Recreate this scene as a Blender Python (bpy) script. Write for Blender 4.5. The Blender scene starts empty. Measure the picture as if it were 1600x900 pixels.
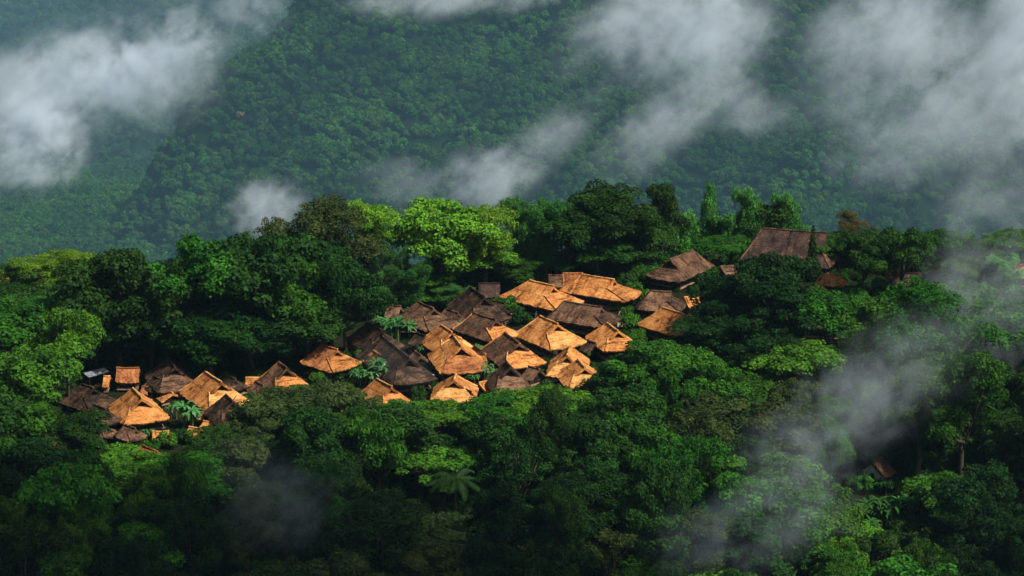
import bpy, bmesh, math, random
import numpy as np
from mathutils import Vector, Matrix, noise as mnoise

R_ = math.radians
scene = bpy.context.scene
COL = scene.collection

# ------------------------------------------------------------------ camera
CAM_Z, PITCH, HFOV = 190.0, R_(17.0), R_(20.0)
FPX = 800.0 / math.tan(HFOV / 2)
cam = bpy.data.cameras.new('camera'); cam.angle = HFOV; cam.sensor_fit = 'HORIZONTAL'
cam.clip_start = 1.0; cam.clip_end = 12000
camo = bpy.data.objects.new('camera', cam); COL.objects.link(camo)
camo.location = (0, 0, CAM_Z); camo.rotation_euler = (math.pi / 2 - PITCH, 0, 0)
scene.camera = camo

# ------------------------------------------------------------------ light
SUN_EL, SUN_AZ = R_(52.0), R_(118.0)      # azimuth clockwise from +Y: the sun stands behind the camera, to the right
w = bpy.data.worlds.new('World'); scene.world = w; w.use_nodes = True
nt = w.node_tree; nt.nodes.clear()
sky = nt.nodes.new('ShaderNodeTexSky'); sky.sky_type = 'NISHITA'; sky.sun_disc = False
sky.sun_elevation = SUN_EL; sky.sun_rotation = SUN_AZ
sky.air_density = 1.0; sky.dust_density = 4.0; sky.ozone_density = 1.0
bg = nt.nodes.new('ShaderNodeBackground'); bg.inputs['Strength'].default_value = 0.05
wo = nt.nodes.new('ShaderNodeOutputWorld')
nt.links.new(sky.outputs[0], bg.inputs[0]); nt.links.new(bg.outputs[0], wo.inputs[0])
sl = bpy.data.lights.new('sun', 'SUN'); sl.energy = 4.6; sl.angle = R_(2.0); sl.color = (1.0, 0.95, 0.87)
sun = bpy.data.objects.new('sun', sl); COL.objects.link(sun)
sdir = Vector((math.sin(SUN_AZ) * math.cos(SUN_EL), math.cos(SUN_AZ) * math.cos(SUN_EL), math.sin(SUN_EL)))
sun.rotation_euler = (-sdir).to_track_quat('-Z', 'Y').to_euler()
sun.location = (0, 0, 600)
vs = scene.view_settings
vs.view_transform = 'Standard'; vs.look = 'None'; vs.exposure = 0.5; vs.gamma = 1.0; vs.use_curve_mapping = False
cy = scene.cycles
cy.use_denoising = True
cy.max_bounces = 6; cy.diffuse_bounces = 1; cy.glossy_bounces = 1; cy.transmission_bounces = 2
cy.volume_bounces = 4; cy.transparent_max_bounces = 8
cy.sample_clamp_indirect = 4.0
cy.volume_step_rate = 0.5; cy.volume_max_steps = 256
cy.use_adaptive_sampling = True; cy.adaptive_threshold = 0.02

# ------------------------------------------------------------------ pixel <-> world helpers (photo pixels, 1600 x 900)
CP, SP = math.cos(PITCH), math.sin(PITCH)
def ray(u, v):
    a, b = (u - 800) / FPX, (450 - v) / FPX
    return Vector((a, CP + b * SP, -SP + b * CP))
def proj(p):
    x, y, z = p[0], p[1], p[2] - CAM_Z
    d = y * CP - z * SP
    return 800 + FPX * x / d, 450 - FPX * (y * SP + z * CP) / d
def at_z(u, v, z):
    r = ray(u, v); t = (z - CAM_Z) / r.z
    return Vector((r.x * t, r.y * t, z))
def at_y(u, v, y):
    r = ray(u, v); t = y / r.y
    return Vector((r.x * t, y, CAM_Z + r.z * t))
def lerp(a, b, t): return a + (b - a) * t
def sstep(a, b, x):
    t = min(1, max(0, (x - a) / (b - a))); return t * t * (3 - 2 * t)
def interp(pts, x):
    if x <= pts[0][0]: return pts[0][1]
    for (x0, y0), (x1, y1) in zip(pts, pts[1:]):
        if x <= x1: return lerp(y0, y1, (x - x0) / (x1 - x0))
    return pts[-1][1]
EDGE = [(-140, 500), (-100, 518), (-62, 520), (-38, 542), (25, 550), (45, 566), (80, 575), (140, 575)]
YBACK = [(-140, 612), (-60, 614), (-20, 622), (30, 632), (80, 636), (140, 628)]
def ground(x, y):
    e = interp(EDGE, x)
    z = 0.0
    if y < e: z -= 0.30 * (e - y) * sstep(0, 14, e - y)
    yb = interp(YBACK, x)
    if y > yb: z -= 0.50 * (y - yb) * sstep(0, 40, y - yb)
    z += 0.7 * mnoise.noise(Vector((x * .02, y * .02, 3.1)))
    return max(z, -560)
def at_ground(u, v):
    r = ray(u, v); t = 380.0
    while t < 1200:
        p = Vector((0, 0, CAM_Z)) + r * t
        if p.z <= ground(p.x, p.y) or p.y > 668: break
        t += 1.0
    return Vector((p.x, p.y, ground(p.x, p.y)))

# ------------------------------------------------------------------ object helpers
def tag(o, label=None, cat=None, group=None, kind=None):
    if label: o['label'] = label
    if cat: o['category'] = cat
    if group: o['group'] = group
    if kind: o['kind'] = kind
    return o
def empty(name, loc, rz=0.0, scale=(1, 1, 1)):
    o = bpy.data.objects.new(name, None); o.empty_display_size = 0.5
    o.location = loc; o.rotation_euler = (0, 0, rz); o.scale = scale
    COL.objects.link(o); return o
def link(name, me, parent=None, mat=None):
    o = bpy.data.objects.new(name, me); COL.objects.link(o)
    if parent: o.parent = parent
    if mat is not None:
        if not me.materials: me.materials.append(mat)
        elif me.materials[0] != mat:
            o.material_slots[0].link = 'OBJECT'; o.material_slots[0].material = mat
    return o
class MB:
    def __init__(s): s.v = []; s.f = []
    def quad(s, a, b, c, d):
        i = len(s.v); s.v += [tuple(a), tuple(b), tuple(c), tuple(d)]; s.f.append((i, i + 1, i + 2, i + 3)); return s
    def tri(s, a, b, c):
        i = len(s.v); s.v += [tuple(a), tuple(b), tuple(c)]; s.f.append((i, i + 1, i + 2)); return s
    def box(s, c, d, rz=0.0):
        i = len(s.v); ca, sa = math.cos(rz), math.sin(rz)
        for z in (-1, 1):
            for (x, y) in ((-1, -1), (1, -1), (1, 1), (-1, 1)):
                px, py = x * d[0] / 2, y * d[1] / 2
                s.v.append((c[0] + px * ca - py * sa, c[1] + px * sa + py * ca, c[2] + z * d[2] / 2))
        for f in ((0, 3, 2, 1), (4, 5, 6, 7), (0, 1, 5, 4), (1, 2, 6, 5), (2, 3, 7, 6), (3, 0, 4, 7)):
            s.f.append(tuple(i + k for k in f))
        return s
    def tube(s, pts, rad, n=6):
        base = len(s.v); m = len(pts)
        for k, p in enumerate(pts):
            p = Vector(p)
            t = (Vector(pts[min(k + 1, m - 1)]) - Vector(pts[max(k - 1, 0)]))
            t = t.normalized() if t.length > 1e-6 else Vector((0, 0, 1))
            a = t.cross(Vector((0.3, 0.9, 0.1))).normalized(); b = t.cross(a)
            r = rad[k] if isinstance(rad, (list, tuple)) else rad
            for q in range(n):
                an = 2 * math.pi * q / n
                s.v.append(tuple(p + (a * math.cos(an) + b * math.sin(an)) * r))
        for k in range(m - 1):
            for q in range(n):
                s.f.append((base + k * n + q, base + k * n + (q + 1) % n, base + (k + 1) * n + (q + 1) % n, base + (k + 1) * n + q))
        s.f.append(tuple(base + q for q in range(n))[::-1]); s.f.append(tuple(base + (m - 1) * n + q for q in range(n)))
        return s
    def grid(s, fn, nu, nv):
        base = len(s.v)
        for i in range(nu + 1):
            for j in range(nv + 1): s.v.append(tuple(fn(i / nu, j / nv)))
        for i in range(nu):
            for j in range(nv):
                a = base + i * (nv + 1) + j; s.f.append((a, a + nv + 1, a + nv + 2, a + 1))
        return s
    def mesh(s, name, smooth=False):
        me = bpy.data.meshes.new(name); me.from_pydata(s.v, [], s.f); me.update()
        if smooth: me.polygons.foreach_set('use_smooth', [True] * len(me.polygons))
        return me
    def build(s, name, mat, parent=None, smooth=False):
        return link(name, s.mesh(name, smooth), parent, mat)

# ------------------------------------------------------------------ materials
def newmat(name):
    m = bpy.data.materials.new(name); m.use_nodes = True; m.node_tree.nodes.clear(); return m, m.node_tree
def N(nt, t, **kw):
    n = nt.nodes.new(t)
    for k, v in kw.items():
        if k in n.inputs: n.inputs[k].default_value = v
        else: setattr(n, k, v)
    return n
def mathn(nt, op, a, b=None, c=None):
    n = nt.nodes.new('ShaderNodeMath'); n.operation = op
    for i, x in enumerate((a, b, c)):
        if x is None: continue
        if isinstance(x, (int, float)): n.inputs[i].default_value = x
        else: nt.links.new(x, n.inputs[i])
    return n.outputs[0]
def rgb4(c): return (c[0], c[1], c[2], 1)
def foliage(name, dark, light, trans=0.22, rough=0.55, spec=0.06, hue=0.016):
    m, nt = newmat(name); L = nt.links.new
    at = N(nt, 'ShaderNodeAttribute', attribute_name='tone')
    oi = N(nt, 'ShaderNodeObjectInfo')
    mix = N(nt, 'ShaderNodeMix', data_type='RGBA')
    mix.inputs[6].default_value = rgb4(dark); mix.inputs[7].default_value = rgb4(light)
    if name == 'leaf_far':      # stands of lighter and darker kinds of tree
        pn = N(nt, 'ShaderNodeTexNoise', Scale=.014, Detail=4, Roughness=.65); L(oi.outputs['Location'], pn.inputs['Vector'])
        L(mathn(nt, 'ADD', mathn(nt, 'MULTIPLY', at.outputs['Fac'], .75), mathn(nt, 'MULTIPLY_ADD', pn.outputs[0], 1.8, -.9)), mix.inputs[0])
    else:                       # patches of younger and older leaves within a crown
        tc = N(nt, 'ShaderNodeTexCoord'); pn = N(nt, 'ShaderNodeTexNoise', Scale=.22, Detail=3, Roughness=.6); L(tc.outputs['Object'], pn.inputs['Vector'])
        L(mathn(nt, 'ADD', mathn(nt, 'MULTIPLY', at.outputs['Fac'], .9), mathn(nt, 'MULTIPLY_ADD', pn.outputs[0], 1.5, -.72)), mix.inputs[0])
    hs = N(nt, 'ShaderNodeHueSaturation')
    L(mathn(nt, 'MULTIPLY_ADD', oi.outputs['Random'], hue * 2, 0.5 - hue), hs.inputs['Hue'])
    r2 = mathn(nt, 'FRACT', mathn(nt, 'MULTIPLY', oi.outputs['Random'], 7.31))
    L(mathn(nt, 'MULTIPLY_ADD', r2, 0.3 if name == 'leaf_far' else 0.5, 0.85 if name == 'leaf_far' else 0.75), hs.inputs['Value'])
    L(mix.outputs[2], hs.inputs['Color'])
    p = N(nt, 'ShaderNodeBsdfPrincipled', Roughness=rough); p.inputs['Specular IOR Level'].default_value = spec
    t = N(nt, 'ShaderNodeBsdfTranslucent'); ms = N(nt, 'ShaderNodeMixShader'); ms.inputs[0].default_value = trans
    o = N(nt, 'ShaderNodeOutputMaterial')
    L(hs.outputs[0], p.inputs['Base Color']); L(hs.outputs[0], t.inputs['Color'])
    L(p.outputs[0], ms.inputs[1]); L(t.outputs[0], ms.inputs[2]); L(ms.outputs[0], o.inputs[0])
    return m
FOL = {
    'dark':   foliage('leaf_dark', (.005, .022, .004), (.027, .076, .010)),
    'deep':   foliage('leaf_deep', (.0035, .014, .003), (.014, .045, .008)),  # very dark green; on the lower slope it also stands in for shade
    'mid':    foliage('leaf_mid', (.010, .042, .005), (.046, .145, .010)),
    'fresh':  foliage('leaf_fresh', (.016, .062, .006), (.065, .19, .012)),
    'bright': foliage('leaf_bright', (.04, .12, .008), (.13, .30, .018), hue=.015),
    'lime':   foliage('leaf_lime', (.035, .11, .008), (.15, .30, .016), hue=.01),
    'olive':  foliage('leaf_olive', (.014, .032, .008), (.06, .09, .02)),
    'rust':   foliage('leaf_rust', (.03, .04, .008), (.13, .10, .03), hue=.01),
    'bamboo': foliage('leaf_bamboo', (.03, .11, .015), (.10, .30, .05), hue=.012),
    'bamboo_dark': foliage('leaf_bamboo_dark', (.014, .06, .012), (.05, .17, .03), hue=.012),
    'banana': foliage('leaf_banana', (.02, .10, .02), (.10, .26, .07), rough=.4, spec=.3, hue=.01),
    'far':    foliage('leaf_far', (.004, .028, .007), (.055, .16, .018), hue=.02),
    'tan':    foliage('leaf_tan', (.16, .12, .05), (.32, .24, .10), hue=.01),
    'red':    foliage('leaf_red', (.15, .02, .005), (.4, .06, .01), hue=.01),
}
def rough_mat(name, c1, c2, scale=3.0, rough=0.85, stretch=(1, 1, 1), bump=0.3, detail=4):
    m, nt = newmat(name); L = nt.links.new
    tc = N(nt, 'ShaderNodeTexCoord'); mp = N(nt, 'ShaderNodeMapping'); mp.inputs['Scale'].default_value = stretch
    L(tc.outputs['Object'], mp.inputs[0])
    no = N(nt, 'ShaderNodeTexNoise', Scale=scale, Detail=detail, Roughness=.6); L(mp.outputs[0], no.inputs['Vector'])
    cr = N(nt, 'ShaderNodeValToRGB'); cr.color_ramp.elements[0].position = .35; cr.color_ramp.elements[1].position = .65
    cr.color_ramp.elements[0].color = rgb4(c1); cr.color_ramp.elements[1].color = rgb4(c2)
    L(no.outputs[0], cr.inputs[0])
    b = N(nt, 'ShaderNodeBump', Strength=bump, Distance=.1); L(no.outputs[0], b.inputs['Height'])
    p = N(nt, 'ShaderNodeBsdfPrincipled', Roughness=rough); p.inputs['Specular IOR Level'].default_value = .06
    L(cr.outputs[0], p.inputs['Base Color']); L(b.outputs[0], p.inputs['Normal'])
    o = N(nt, 'ShaderNodeOutputMaterial'); L(p.outputs[0], o.inputs[0]); return m
def thatch(name, c_dark, c_mid, c_light, patch=.5):
    """straw: fine fibres running down the slope, ragged courses, weathered patches"""
    m, nt = newmat(name); L = nt.links.new
    tc = N(nt, 'ShaderNodeTexCoord'); oi = N(nt, 'ShaderNodeObjectInfo')
    ofs = N(nt, 'ShaderNodeVectorMath', operation='ADD')
    L(tc.outputs['Object'], ofs.inputs[0])
    cmb = N(nt, 'ShaderNodeCombineXYZ'); L(mathn(nt, 'MULTIPLY', oi.outputs['Random'], 60.0), cmb.inputs[0]); L(mathn(nt, 'MULTIPLY', oi.outputs['Random'], 37.0), cmb.inputs[1])
    L(cmb.outputs[0], ofs.inputs[1])
    big = N(nt, 'ShaderNodeTexNoise', Scale=.38, Detail=5, Roughness=.65); L(ofs.outputs[0], big.inputs['Vector'])
    fib = N(nt, 'ShaderNodeTexNoise', Scale=2.6, Detail=6, Roughness=.75)
    L(ofs.outputs[0], fib.inputs['Vector'])
    sep = N(nt, 'ShaderNodeSeparateXYZ'); L(tc.outputs['Object'], sep.inputs[0])
    crs = N(nt, 'ShaderNodeTexWave', Scale=1.1, Distortion=3.0, Detail=3.0); crs.bands_direction = 'Z'; crs.wave_profile = 'SAW'
    crs.inputs['Detail Scale'].default_value = 1.2; L(tc.outputs['Object'], crs.inputs['Vector'])
    cr = N(nt, 'ShaderNodeValToRGB'); e = cr.color_ramp.elements
    e[0].position = .30; e[0].color = rgb4(c_dark); e[1].position = .72; e[1].color = rgb4(c_light)
    k = e.new(.30 + .26 * patch + .06); k.color = rgb4(c_mid)
    f1 = mathn(nt, 'MULTIPLY_ADD', fib.outputs[0], .75, mathn(nt, 'MULTIPLY', big.outputs[0], .85))
    f2 = mathn(nt, 'MULTIPLY_ADD', crs.outputs['Fac'], .05, mathn(nt, 'SUBTRACT', f1, .30))
    stm = N(nt, 'ShaderNodeMapping'); stm.inputs['Scale'].default_value = (1.1, .22, .22); L(ofs.outputs[0], stm.inputs[0])
    stn = N(nt, 'ShaderNodeTexNoise', Scale=1.0, Detail=5, Roughness=.7); L(stm.outputs[0], stn.inputs['Vector'])
    stk = N(nt, 'ShaderNodeMapRange'); L(stn.outputs[0], stk.inputs[0]); stk.inputs[1].default_value = .50; stk.inputs[2].default_value = .68; stk.inputs[4].default_value = .21
    f2 = mathn(nt, 'SUBTRACT', f2, mathn(nt, 'MULTIPLY', stk.outputs[0], 1.0))
    L(f2, cr.inputs[0])
    hs = N(nt, 'ShaderNodeHueSaturation')
    L(mathn(nt, 'MULTIPLY_ADD', mathn(nt, 'FRACT', mathn(nt, 'MULTIPLY', oi.outputs['Random'], 5.7)), .42, .70), hs.inputs['Value'])
    L(cr.outputs[0], hs.inputs['Color'])
    b = N(nt, 'ShaderNodeBump', Strength=.6, Distance=.25); L(f2, b.inputs['Height'])
    p = N(nt, 'ShaderNodeBsdfPrincipled', Roughness=.9); p.inputs['Specular IOR Level'].default_value = .08
    L(hs.outputs[0], p.inputs['Base Color']); L(b.outputs[0], p.inputs['Normal'])
    o = N(nt, 'ShaderNodeOutputMaterial'); L(p.outputs[0], o.inputs[0]); return m
TH = {
    'orange': thatch('thatch_orange', (.10, .038, .013), (.46, .175, .045), (.68, .33, .11)),
    'gold':   thatch('thatch_gold', (.20, .085, .025), (.58, .27, .075), (.78, .45, .17)),
    'rusty':  thatch('thatch_rusty', (.08, .028, .012), (.28, .10, .035), (.50, .21, .07)),
    'brown':  thatch('thatch_brown', (.022, .012, .008), (.10, .054, .032), (.26, .145, .08)),
    'dark':   thatch('thatch_dark', (.008, .006, .005), (.036, .022, .015), (.16, .09, .05)),
    'redtile': thatch('thatch_red_brown', (.018, .011, .010), (.062, .040, .032), (.20, .095, .048), patch=.8),
}
WOOD = rough_mat('dark_wood', (.012, .010, .010), (.05, .036, .028), 2.0, stretch=(6, 6, .6))
WOODL = rough_mat('pale_wood', (.15, .09, .06), (.34, .22, .14), 3.0, stretch=(6, 6, .6))
BLACK = rough_mat('dark_opening', (.008, .006, .006), (.03, .02, .016), 2.0)  # near-black faces: the unlit inside of gable, door and window openings, as colour
BARK = rough_mat('bark', (.02, .016, .012), (.08, .065, .045), 4.0, stretch=(2, 2, .5))
BARKP = rough_mat('bark_pale', (.10, .09, .07), (.25, .22, .17), 4.0, stretch=(2, 2, .5))
CULM = rough_mat('bamboo_culm', (.04, .08, .02), (.12, .17, .05), 2.0)
WHITE = rough_mat('white_cloth', (.6, .6, .62), (.8, .8, .8), 3.0)
METAL = rough_mat('grey_sheet', (.10, .12, .14), (.24, .26, .28), 2.0, rough=.5)
PLASTER = rough_mat('pale_plaster', (.45, .42, .38), (.72, .7, .66), 1.0)
SKIN = rough_mat('skin', (.25, .13, .08), (.32, .17, .11), 3.0)
STRAWG = rough_mat('straw_ground', (.35, .22, .06), (.6, .4, .12), 1.5)
PATHM = rough_mat('path_earth', (.22, .16, .09), (.42, .32, .2), 1.5)

def ground_mat():
    m, nt = newmat('forest_floor'); L = nt.links.new
    g = N(nt, 'ShaderNodeNewGeometry')
    n1 = N(nt, 'ShaderNodeTexNoise', Scale=.06, Detail=6, Roughness=.7); L(g.outputs['Position'], n1.inputs['Vector'])
    n2 = N(nt, 'ShaderNodeTexNoise', Scale=.9, Detail=5, Roughness=.7); L(g.outputs['Position'], n2.inputs['Vector'])
    cr = N(nt, 'ShaderNodeValToRGB'); e = cr.color_ramp.elements
    e[0].position = .42; e[0].color = (.004, .014, .004, 1); e[1].position = .62; e[1].color = (.028, .02, .012, 1)
    L(mathn(nt, 'MULTIPLY_ADD', n2.outputs[0], .5, mathn(nt, 'MULTIPLY', n1.outputs[0], .5)), cr.inputs[0])
    b = N(nt, 'ShaderNodeBump', Strength=.8, Distance=.6); L(n2.outputs[0], b.inputs['Height'])
    p = N(nt, 'ShaderNodeBsdfPrincipled', Roughness=1.0); p.inputs['Specular IOR Level'].default_value = 0.0; L(cr.outputs[0], p.inputs['Base Color']); L(b.outputs[0], p.inputs['Normal'])
    o = N(nt, 'ShaderNodeOutputMaterial'); L(p.outputs[0], o.inputs[0]); return m
GROUND = ground_mat()
HILLM = rough_mat('hill_soil', (.002, .008, .002), (.005, .018, .004), .02, bump=.2)

# ------------------------------------------------------------------ terrain
def fb(x, y, s, seed=0.0):
    return mnoise.fractal(Vector((x / s, y / s, seed)), 1.0, 2.0, 4, noise_basis='PERLIN_ORIGINAL')
def mount(x, y):
    xc = -440 + (y - 2500) * 1.05 + 24 * mnoise.noise(Vector((y / 60, 1.7, 0)))
    a = -560 + 0.72 * (y - 2500) + 0.05 * (x + 440)
    b = a - max(0, xc - x) * 1.15
    c = -560 + 0.72 * (y - 2930) - 0.05 * x
    r = -560 + 0.66 * (y - 2640) + 0.55 * (x - 420)      # a second spur on the right
    z = max(min(a, b), c, min(r, a + 60) if x > 300 else -9999)
    z += 90 * fb((x - 1.05 * y) * 1.0, (x + y) * .3, 150, 5.0) + 15 * fb(x, y, 46, 9.0) + 3.5 * mnoise.noise(Vector((x / 14, y / 14, 4)))
    z = min(z, 250 + 30 * fb(x, y, 400, 2.0))
    return max(z, -560 + 8 * fb(x, y, 200, 1.0))
def terrain(x, y):
    return ground(x, y) if y < 1500 else max(ground(x, y), mount(x, y))
def sheet(name, xs, ys, fn, mat):
    vs_ = [(x, y, fn(x, y)) for y in ys for x in xs]
    nx = len(xs); fs = []
    for j in range(len(ys) - 1):
        for i in range(nx - 1):
            a = j * nx + i; fs.append((a, a + 1, a + nx + 1, a + nx))
    me = bpy.data.meshes.new(name); me.from_pydata(vs_, [], fs); me.update()
    me.polygons.foreach_set('use_smooth', [True] * len(me.polygons))
    return tag(link(name, me, None, mat), kind='structure')
xs = sorted(set(list(range(-1400, -240, 80)) + list(range(-240, 241, 6)) + list(range(240, 1401, 80))))
ys = list(range(-300, 380, 40)) + list(range(380, 760, 5)) + list(range(760, 1600, 60))
sheet('ground', xs, ys, ground, GROUND)
sheet('hills', sorted(set(list(range(-2400, -1020, 60)) + list(range(-1020, 1021, 12)) + list(range(1020, 2401, 60)))), list(range(1540, 2300, 50)) + list(range(2300, 3640, 11)) + list(range(3640, 4300, 50)), lambda x, y: terrain(x, y) - (7 if y > 1600 else 0), HILLM)

# ------------------------------------------------------------------ foliage meshes
def leaf_mesh(name, P, Nn, S, tone, aspect=0.6, seed=1, droop=None):
    rng = np.random.default_rng(seed); n = len(P)
    Nn = Nn / (np.linalg.norm(Nn, axis=1, keepdims=True) + 1e-9)
    T = rng.normal(size=(n, 3))
    if droop is not None: T = T * .35 + droop
    T -= Nn * np.sum(T * Nn, axis=1, keepdims=True); T /= np.linalg.norm(T, axis=1, keepdims=True) + 1e-9
    B = np.cross(Nn, T)
    S = np.asarray(S).reshape(-1, 1)
    k = S * aspect
    # a leaf: pointed at both ends, widest nearer its stem
    v = np.stack([P - T * S, P + B * k - T * S * .2, P + T * S, P - B * k - T * S * .2], axis=1).reshape(-1, 3)
    me = bpy.data.meshes.new(name)
    me.vertices.add(4 * n); me.vertices.foreach_set('co', v.astype(np.float32).ravel())
    me.loops.add(4 * n); me.loops.foreach_set('vertex_index', np.arange(4 * n, dtype=np.int32))
    me.polygons.add(n); me.polygons.foreach_set('loop_start', np.arange(0, 4 * n, 4, dtype=np.int32))
    me.update(calc_edges=True)
    a = me.attributes.new('tone', 'FLOAT', 'FACE'); a.data.foreach_set('value', np.clip(tone, 0, 1).astype(np.float32))
    return me
def lobes_to_leaves(lobes, per, size, seed, name, jitter=.55, up=.25, aspect=.6):
    rng = np.random.default_rng(seed); Ps, Ns, Ts, Ss = [], [], [], []
    for (c, r, fl, tn) in lobes:
        n = int(per * r * r)
        d = rng.normal(size=(n, 3)); d /= np.linalg.norm(d, axis=1, keepdims=True)
        d[:, 2] = np.where((d[:, 2] < -.25) & (rng.random(n) < .75), -d[:, 2], d[:, 2])
        rad = r * (1 - .35 * rng.random(n) ** 2) * (1 + .16 * np.sin(d[:, 0] * 5 + c[0]) * np.cos(d[:, 1] * 6 + c[1]))
        Ps.append(np.array(c) + d * rad[:, None] * np.array([1, 1, fl]))
        Ns.append(d + rng.normal(size=(n, 3)) * jitter + np.array([0, 0, up]))
        Ts.append(tn + rng.normal(size=n) * .27 + .18 * d[:, 2]); Ss.append(size * (.6 + .8 * rng.random(n)))
    return leaf_mesh(name, np.concatenate(Ps), np.concatenate(Ns), np.concatenate(Ss), np.concatenate(Ts), aspect, seed)
def make_lobes(rng, W, H, z0, nl, rmin, rmax, shape='dome'):
    """lobes: clumps of leaves set on limb ends in an uneven crown W across, from z0 to H"""
    out = []; zc = (z0 + H) / 2; hz = (H - z0) / 2
    # several big boughs first, then clumps round each
    boughs = []
    nb = 7 + int(rng.integers(0, 3))
    for k in range(nb):
        an = 2 * math.pi * k / nb + rng.normal() * .3
        rr = (.30 + .25 * rng.random()) * W / 2 * 1.15
        zz = z0 + (H - z0) * (.25 + .5 * rng.random())
        boughs.append((math.cos(an) * rr, math.sin(an) * rr, zz))
    boughs.append((0, 0, H - hz * .5)); boughs.append((rng.normal() * W * .08, rng.normal() * W * .08, zc))
    for k in range(nl):
        b = boughs[k % len(boughs)]
        d = rng.normal(size=3); d /= np.linalg.norm(d); d[2] = abs(d[2]) * .9 if rng.random() < .8 else d[2]
        br = W * .21
        p = np.array(b) + d * np.array([br, br, br * .8]) * (.55 + .5 * rng.random())
        r = rmin + (rmax - rmin) * rng.random() ** 1.5
        q = p - np.array([0, 0, zc]); e = math.sqrt((q[0] / (W / 2)) ** 2 + (q[1] / (W / 2)) ** 2 + (q[2] / hz) ** 2)
        if e > 1.05: p = np.array([0, 0, zc]) + q / e * 1.0
        out.append((p, r, .84, .42 + .2 * rng.normal()))
    return out, boughs
def trunk_mesh(name, H, boughs, r0, rng):
    m = MB()
    zt = H * .42
    m.tube([(0, 0, -1.5), (.1, 0, .6), (rng.normal() * .3, rng.normal() * .3, zt * .6), (rng.normal() * .4, rng.normal() * .4, zt), (0, 0, H * .75)],
           [r0 * 1.5, r0 * 1.05, r0 * .8, r0 * .65, r0 * .2], 8)
    for b in boughs:
        s = (rng.normal() * .2, rng.normal() * .2, zt * (.55 + .4 * rng.random()))
        mid = (b[0] * .45, b[1] * .45, lerp(s[2], b[2], .45) - .4)
        m.tube([s, mid, b], [r0 * .45, r0 * .3, r0 * .1], 6)
        for q in range(3):
            e = (b[0] + rng.normal() * 1.6, b[1] + rng.normal() * 1.6, b[2] + 1.0 + rng.random() * 1.6)
            m.tube([mid, ((mid[0] + e[0]) / 2, (mid[1] + e[1]) / 2, (mid[2] + e[2]) / 2 - .2), e], [r0 * .2, r0 * .12, r0 * .04], 5)
    return m.mesh(name, True)
PROTO = {}     # name -> (crown mesh, trunk mesh, natural width, natural height)
def proto(name, W, H, z0, nl, rmin, rmax, seed, per=66, size=.29, r0=.5, jitter=.55, aspect=.6):
    rng = np.random.default_rng(seed)
    lobes, boughs = make_lobes(rng, W, H - rmax * .5, z0, nl, rmin, rmax)
    c = lobes_to_leaves(lobes, per, size, seed + 1, 'crown_' + name, jitter, aspect=aspect)
    co = np.empty(len(c.vertices) * 3, np.float32); c.vertices.foreach_get('co', co); co = co.reshape(-1, 3)
    top = float(np.percentile(co[:, 2], 99.8)); wid = float(np.percentile(co[:, 0], 99) - np.percentile(co[:, 0], 1))
    c.materials.append(FOL['mid'])
    t = trunk_mesh('trunk_' + name, H, boughs, r0, rng); t.materials.append(BARK)
    PROTO[name] = (c, t, wid, top)
proto('broad1', 19, 22, 6, 84, 1.3, 2.6, 11)
proto('broad2', 17, 21, 5, 76, 1.2, 2.5, 22)
proto('broad3', 22, 20, 6, 96, 1.2, 2.6, 33)
proto('tall1', 13, 25, 7, 74, 1.1, 2.3, 44)
proto('tall2', 12, 22, 5, 64, 1.1, 2.2, 55)
proto('umbrella', 18, 19, 10, 66, 1.0, 2.0, 66)
proto('fine1', 17, 20, 4, 130, .8, 1.8, 77, per=95, size=.21, aspect=.5)
proto('fine2', 15, 22, 5, 120, .8, 1.8, 88, per=95, size=.21, aspect=.5)
proto('sparse', 15, 19, 6, 44, .9, 1.7, 99, per=64, size=.24)
proto('big1', 24, 25, 5, 150, 1.2, 2.6, 111)

def leafy_cone(name, W, H, seed):
    rng = np.random.default_rng(seed); lobes = []
    for k in range(46):
        z = .5 + (H - 1) * k / 45; r = W / 2 * (1 - (k / 45) ** 2.2) * .9 + .15
        an = k * 2.4; lobes.append((np.array([math.cos(an) * r * .35, math.sin(an) * r * .35, z]), max(.35, r * .75), 1.0, .4 + .1 * rng.normal()))
    c = lobes_to_leaves(lobes, 150, .2, seed, 'crown_' + name); c.materials.append(FOL['dark'])
    t = MB().tube([(0, 0, -1), (0, 0, H * .9)], [.2, .05], 6).mesh('trunk_' + name); t.materials.append(BARK)
    PROTO[name] = (c, t, W, H)
leafy_cone('cypress', 2.6, 13, 5)

def shrub_mesh(name, W, H, seed, per=120, size=.2):
    rng = np.random.default_rng(seed); lobes = []
    for k in range(14):
        an = rng.random() * 6.28; rr = W / 2 * .62 * math.sqrt(rng.random())
        r = .22 * W * (.6 + .6 * rng.random())
        lobes.append((np.array([math.cos(an) * rr, math.sin(an) * rr, max(r * .5, (H - r) * (.35 + .65 * rng.random()) * (1 - .4 * rr / (W / 2)))]), r, .85, .45 + .15 * rng.normal()))
    me = lobes_to_leaves(lobes, per, size, seed, 'foliage_' + name); me.materials.append(FOL['fresh']); return me
def stems_mesh(name, H, seed):
    rng = np.random.default_rng(seed); m = MB()
    for k in range(6):
        a = rng.random() * 6.28
        m.tube([(0, 0, -.4), (math.cos(a) * .4, math.sin(a) * .4, H * .4), (math.cos(a) * 1.0, math.sin(a) * 1.0, H * .8)], [.09, .06, .02], 5)
    me = m.mesh('stems_' + name); me.materials.append(BARK); return me
SHRUBS = [(shrub_mesh('a', 5, 3.6, 3), stems_mesh('a', 3.4, 1)), (shrub_mesh('b', 4.4, 4.6, 4), stems_mesh('b', 4.2, 2)), (shrub_mesh('c', 6, 3.2, 6), stems_mesh('c', 3, 3))]

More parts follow.
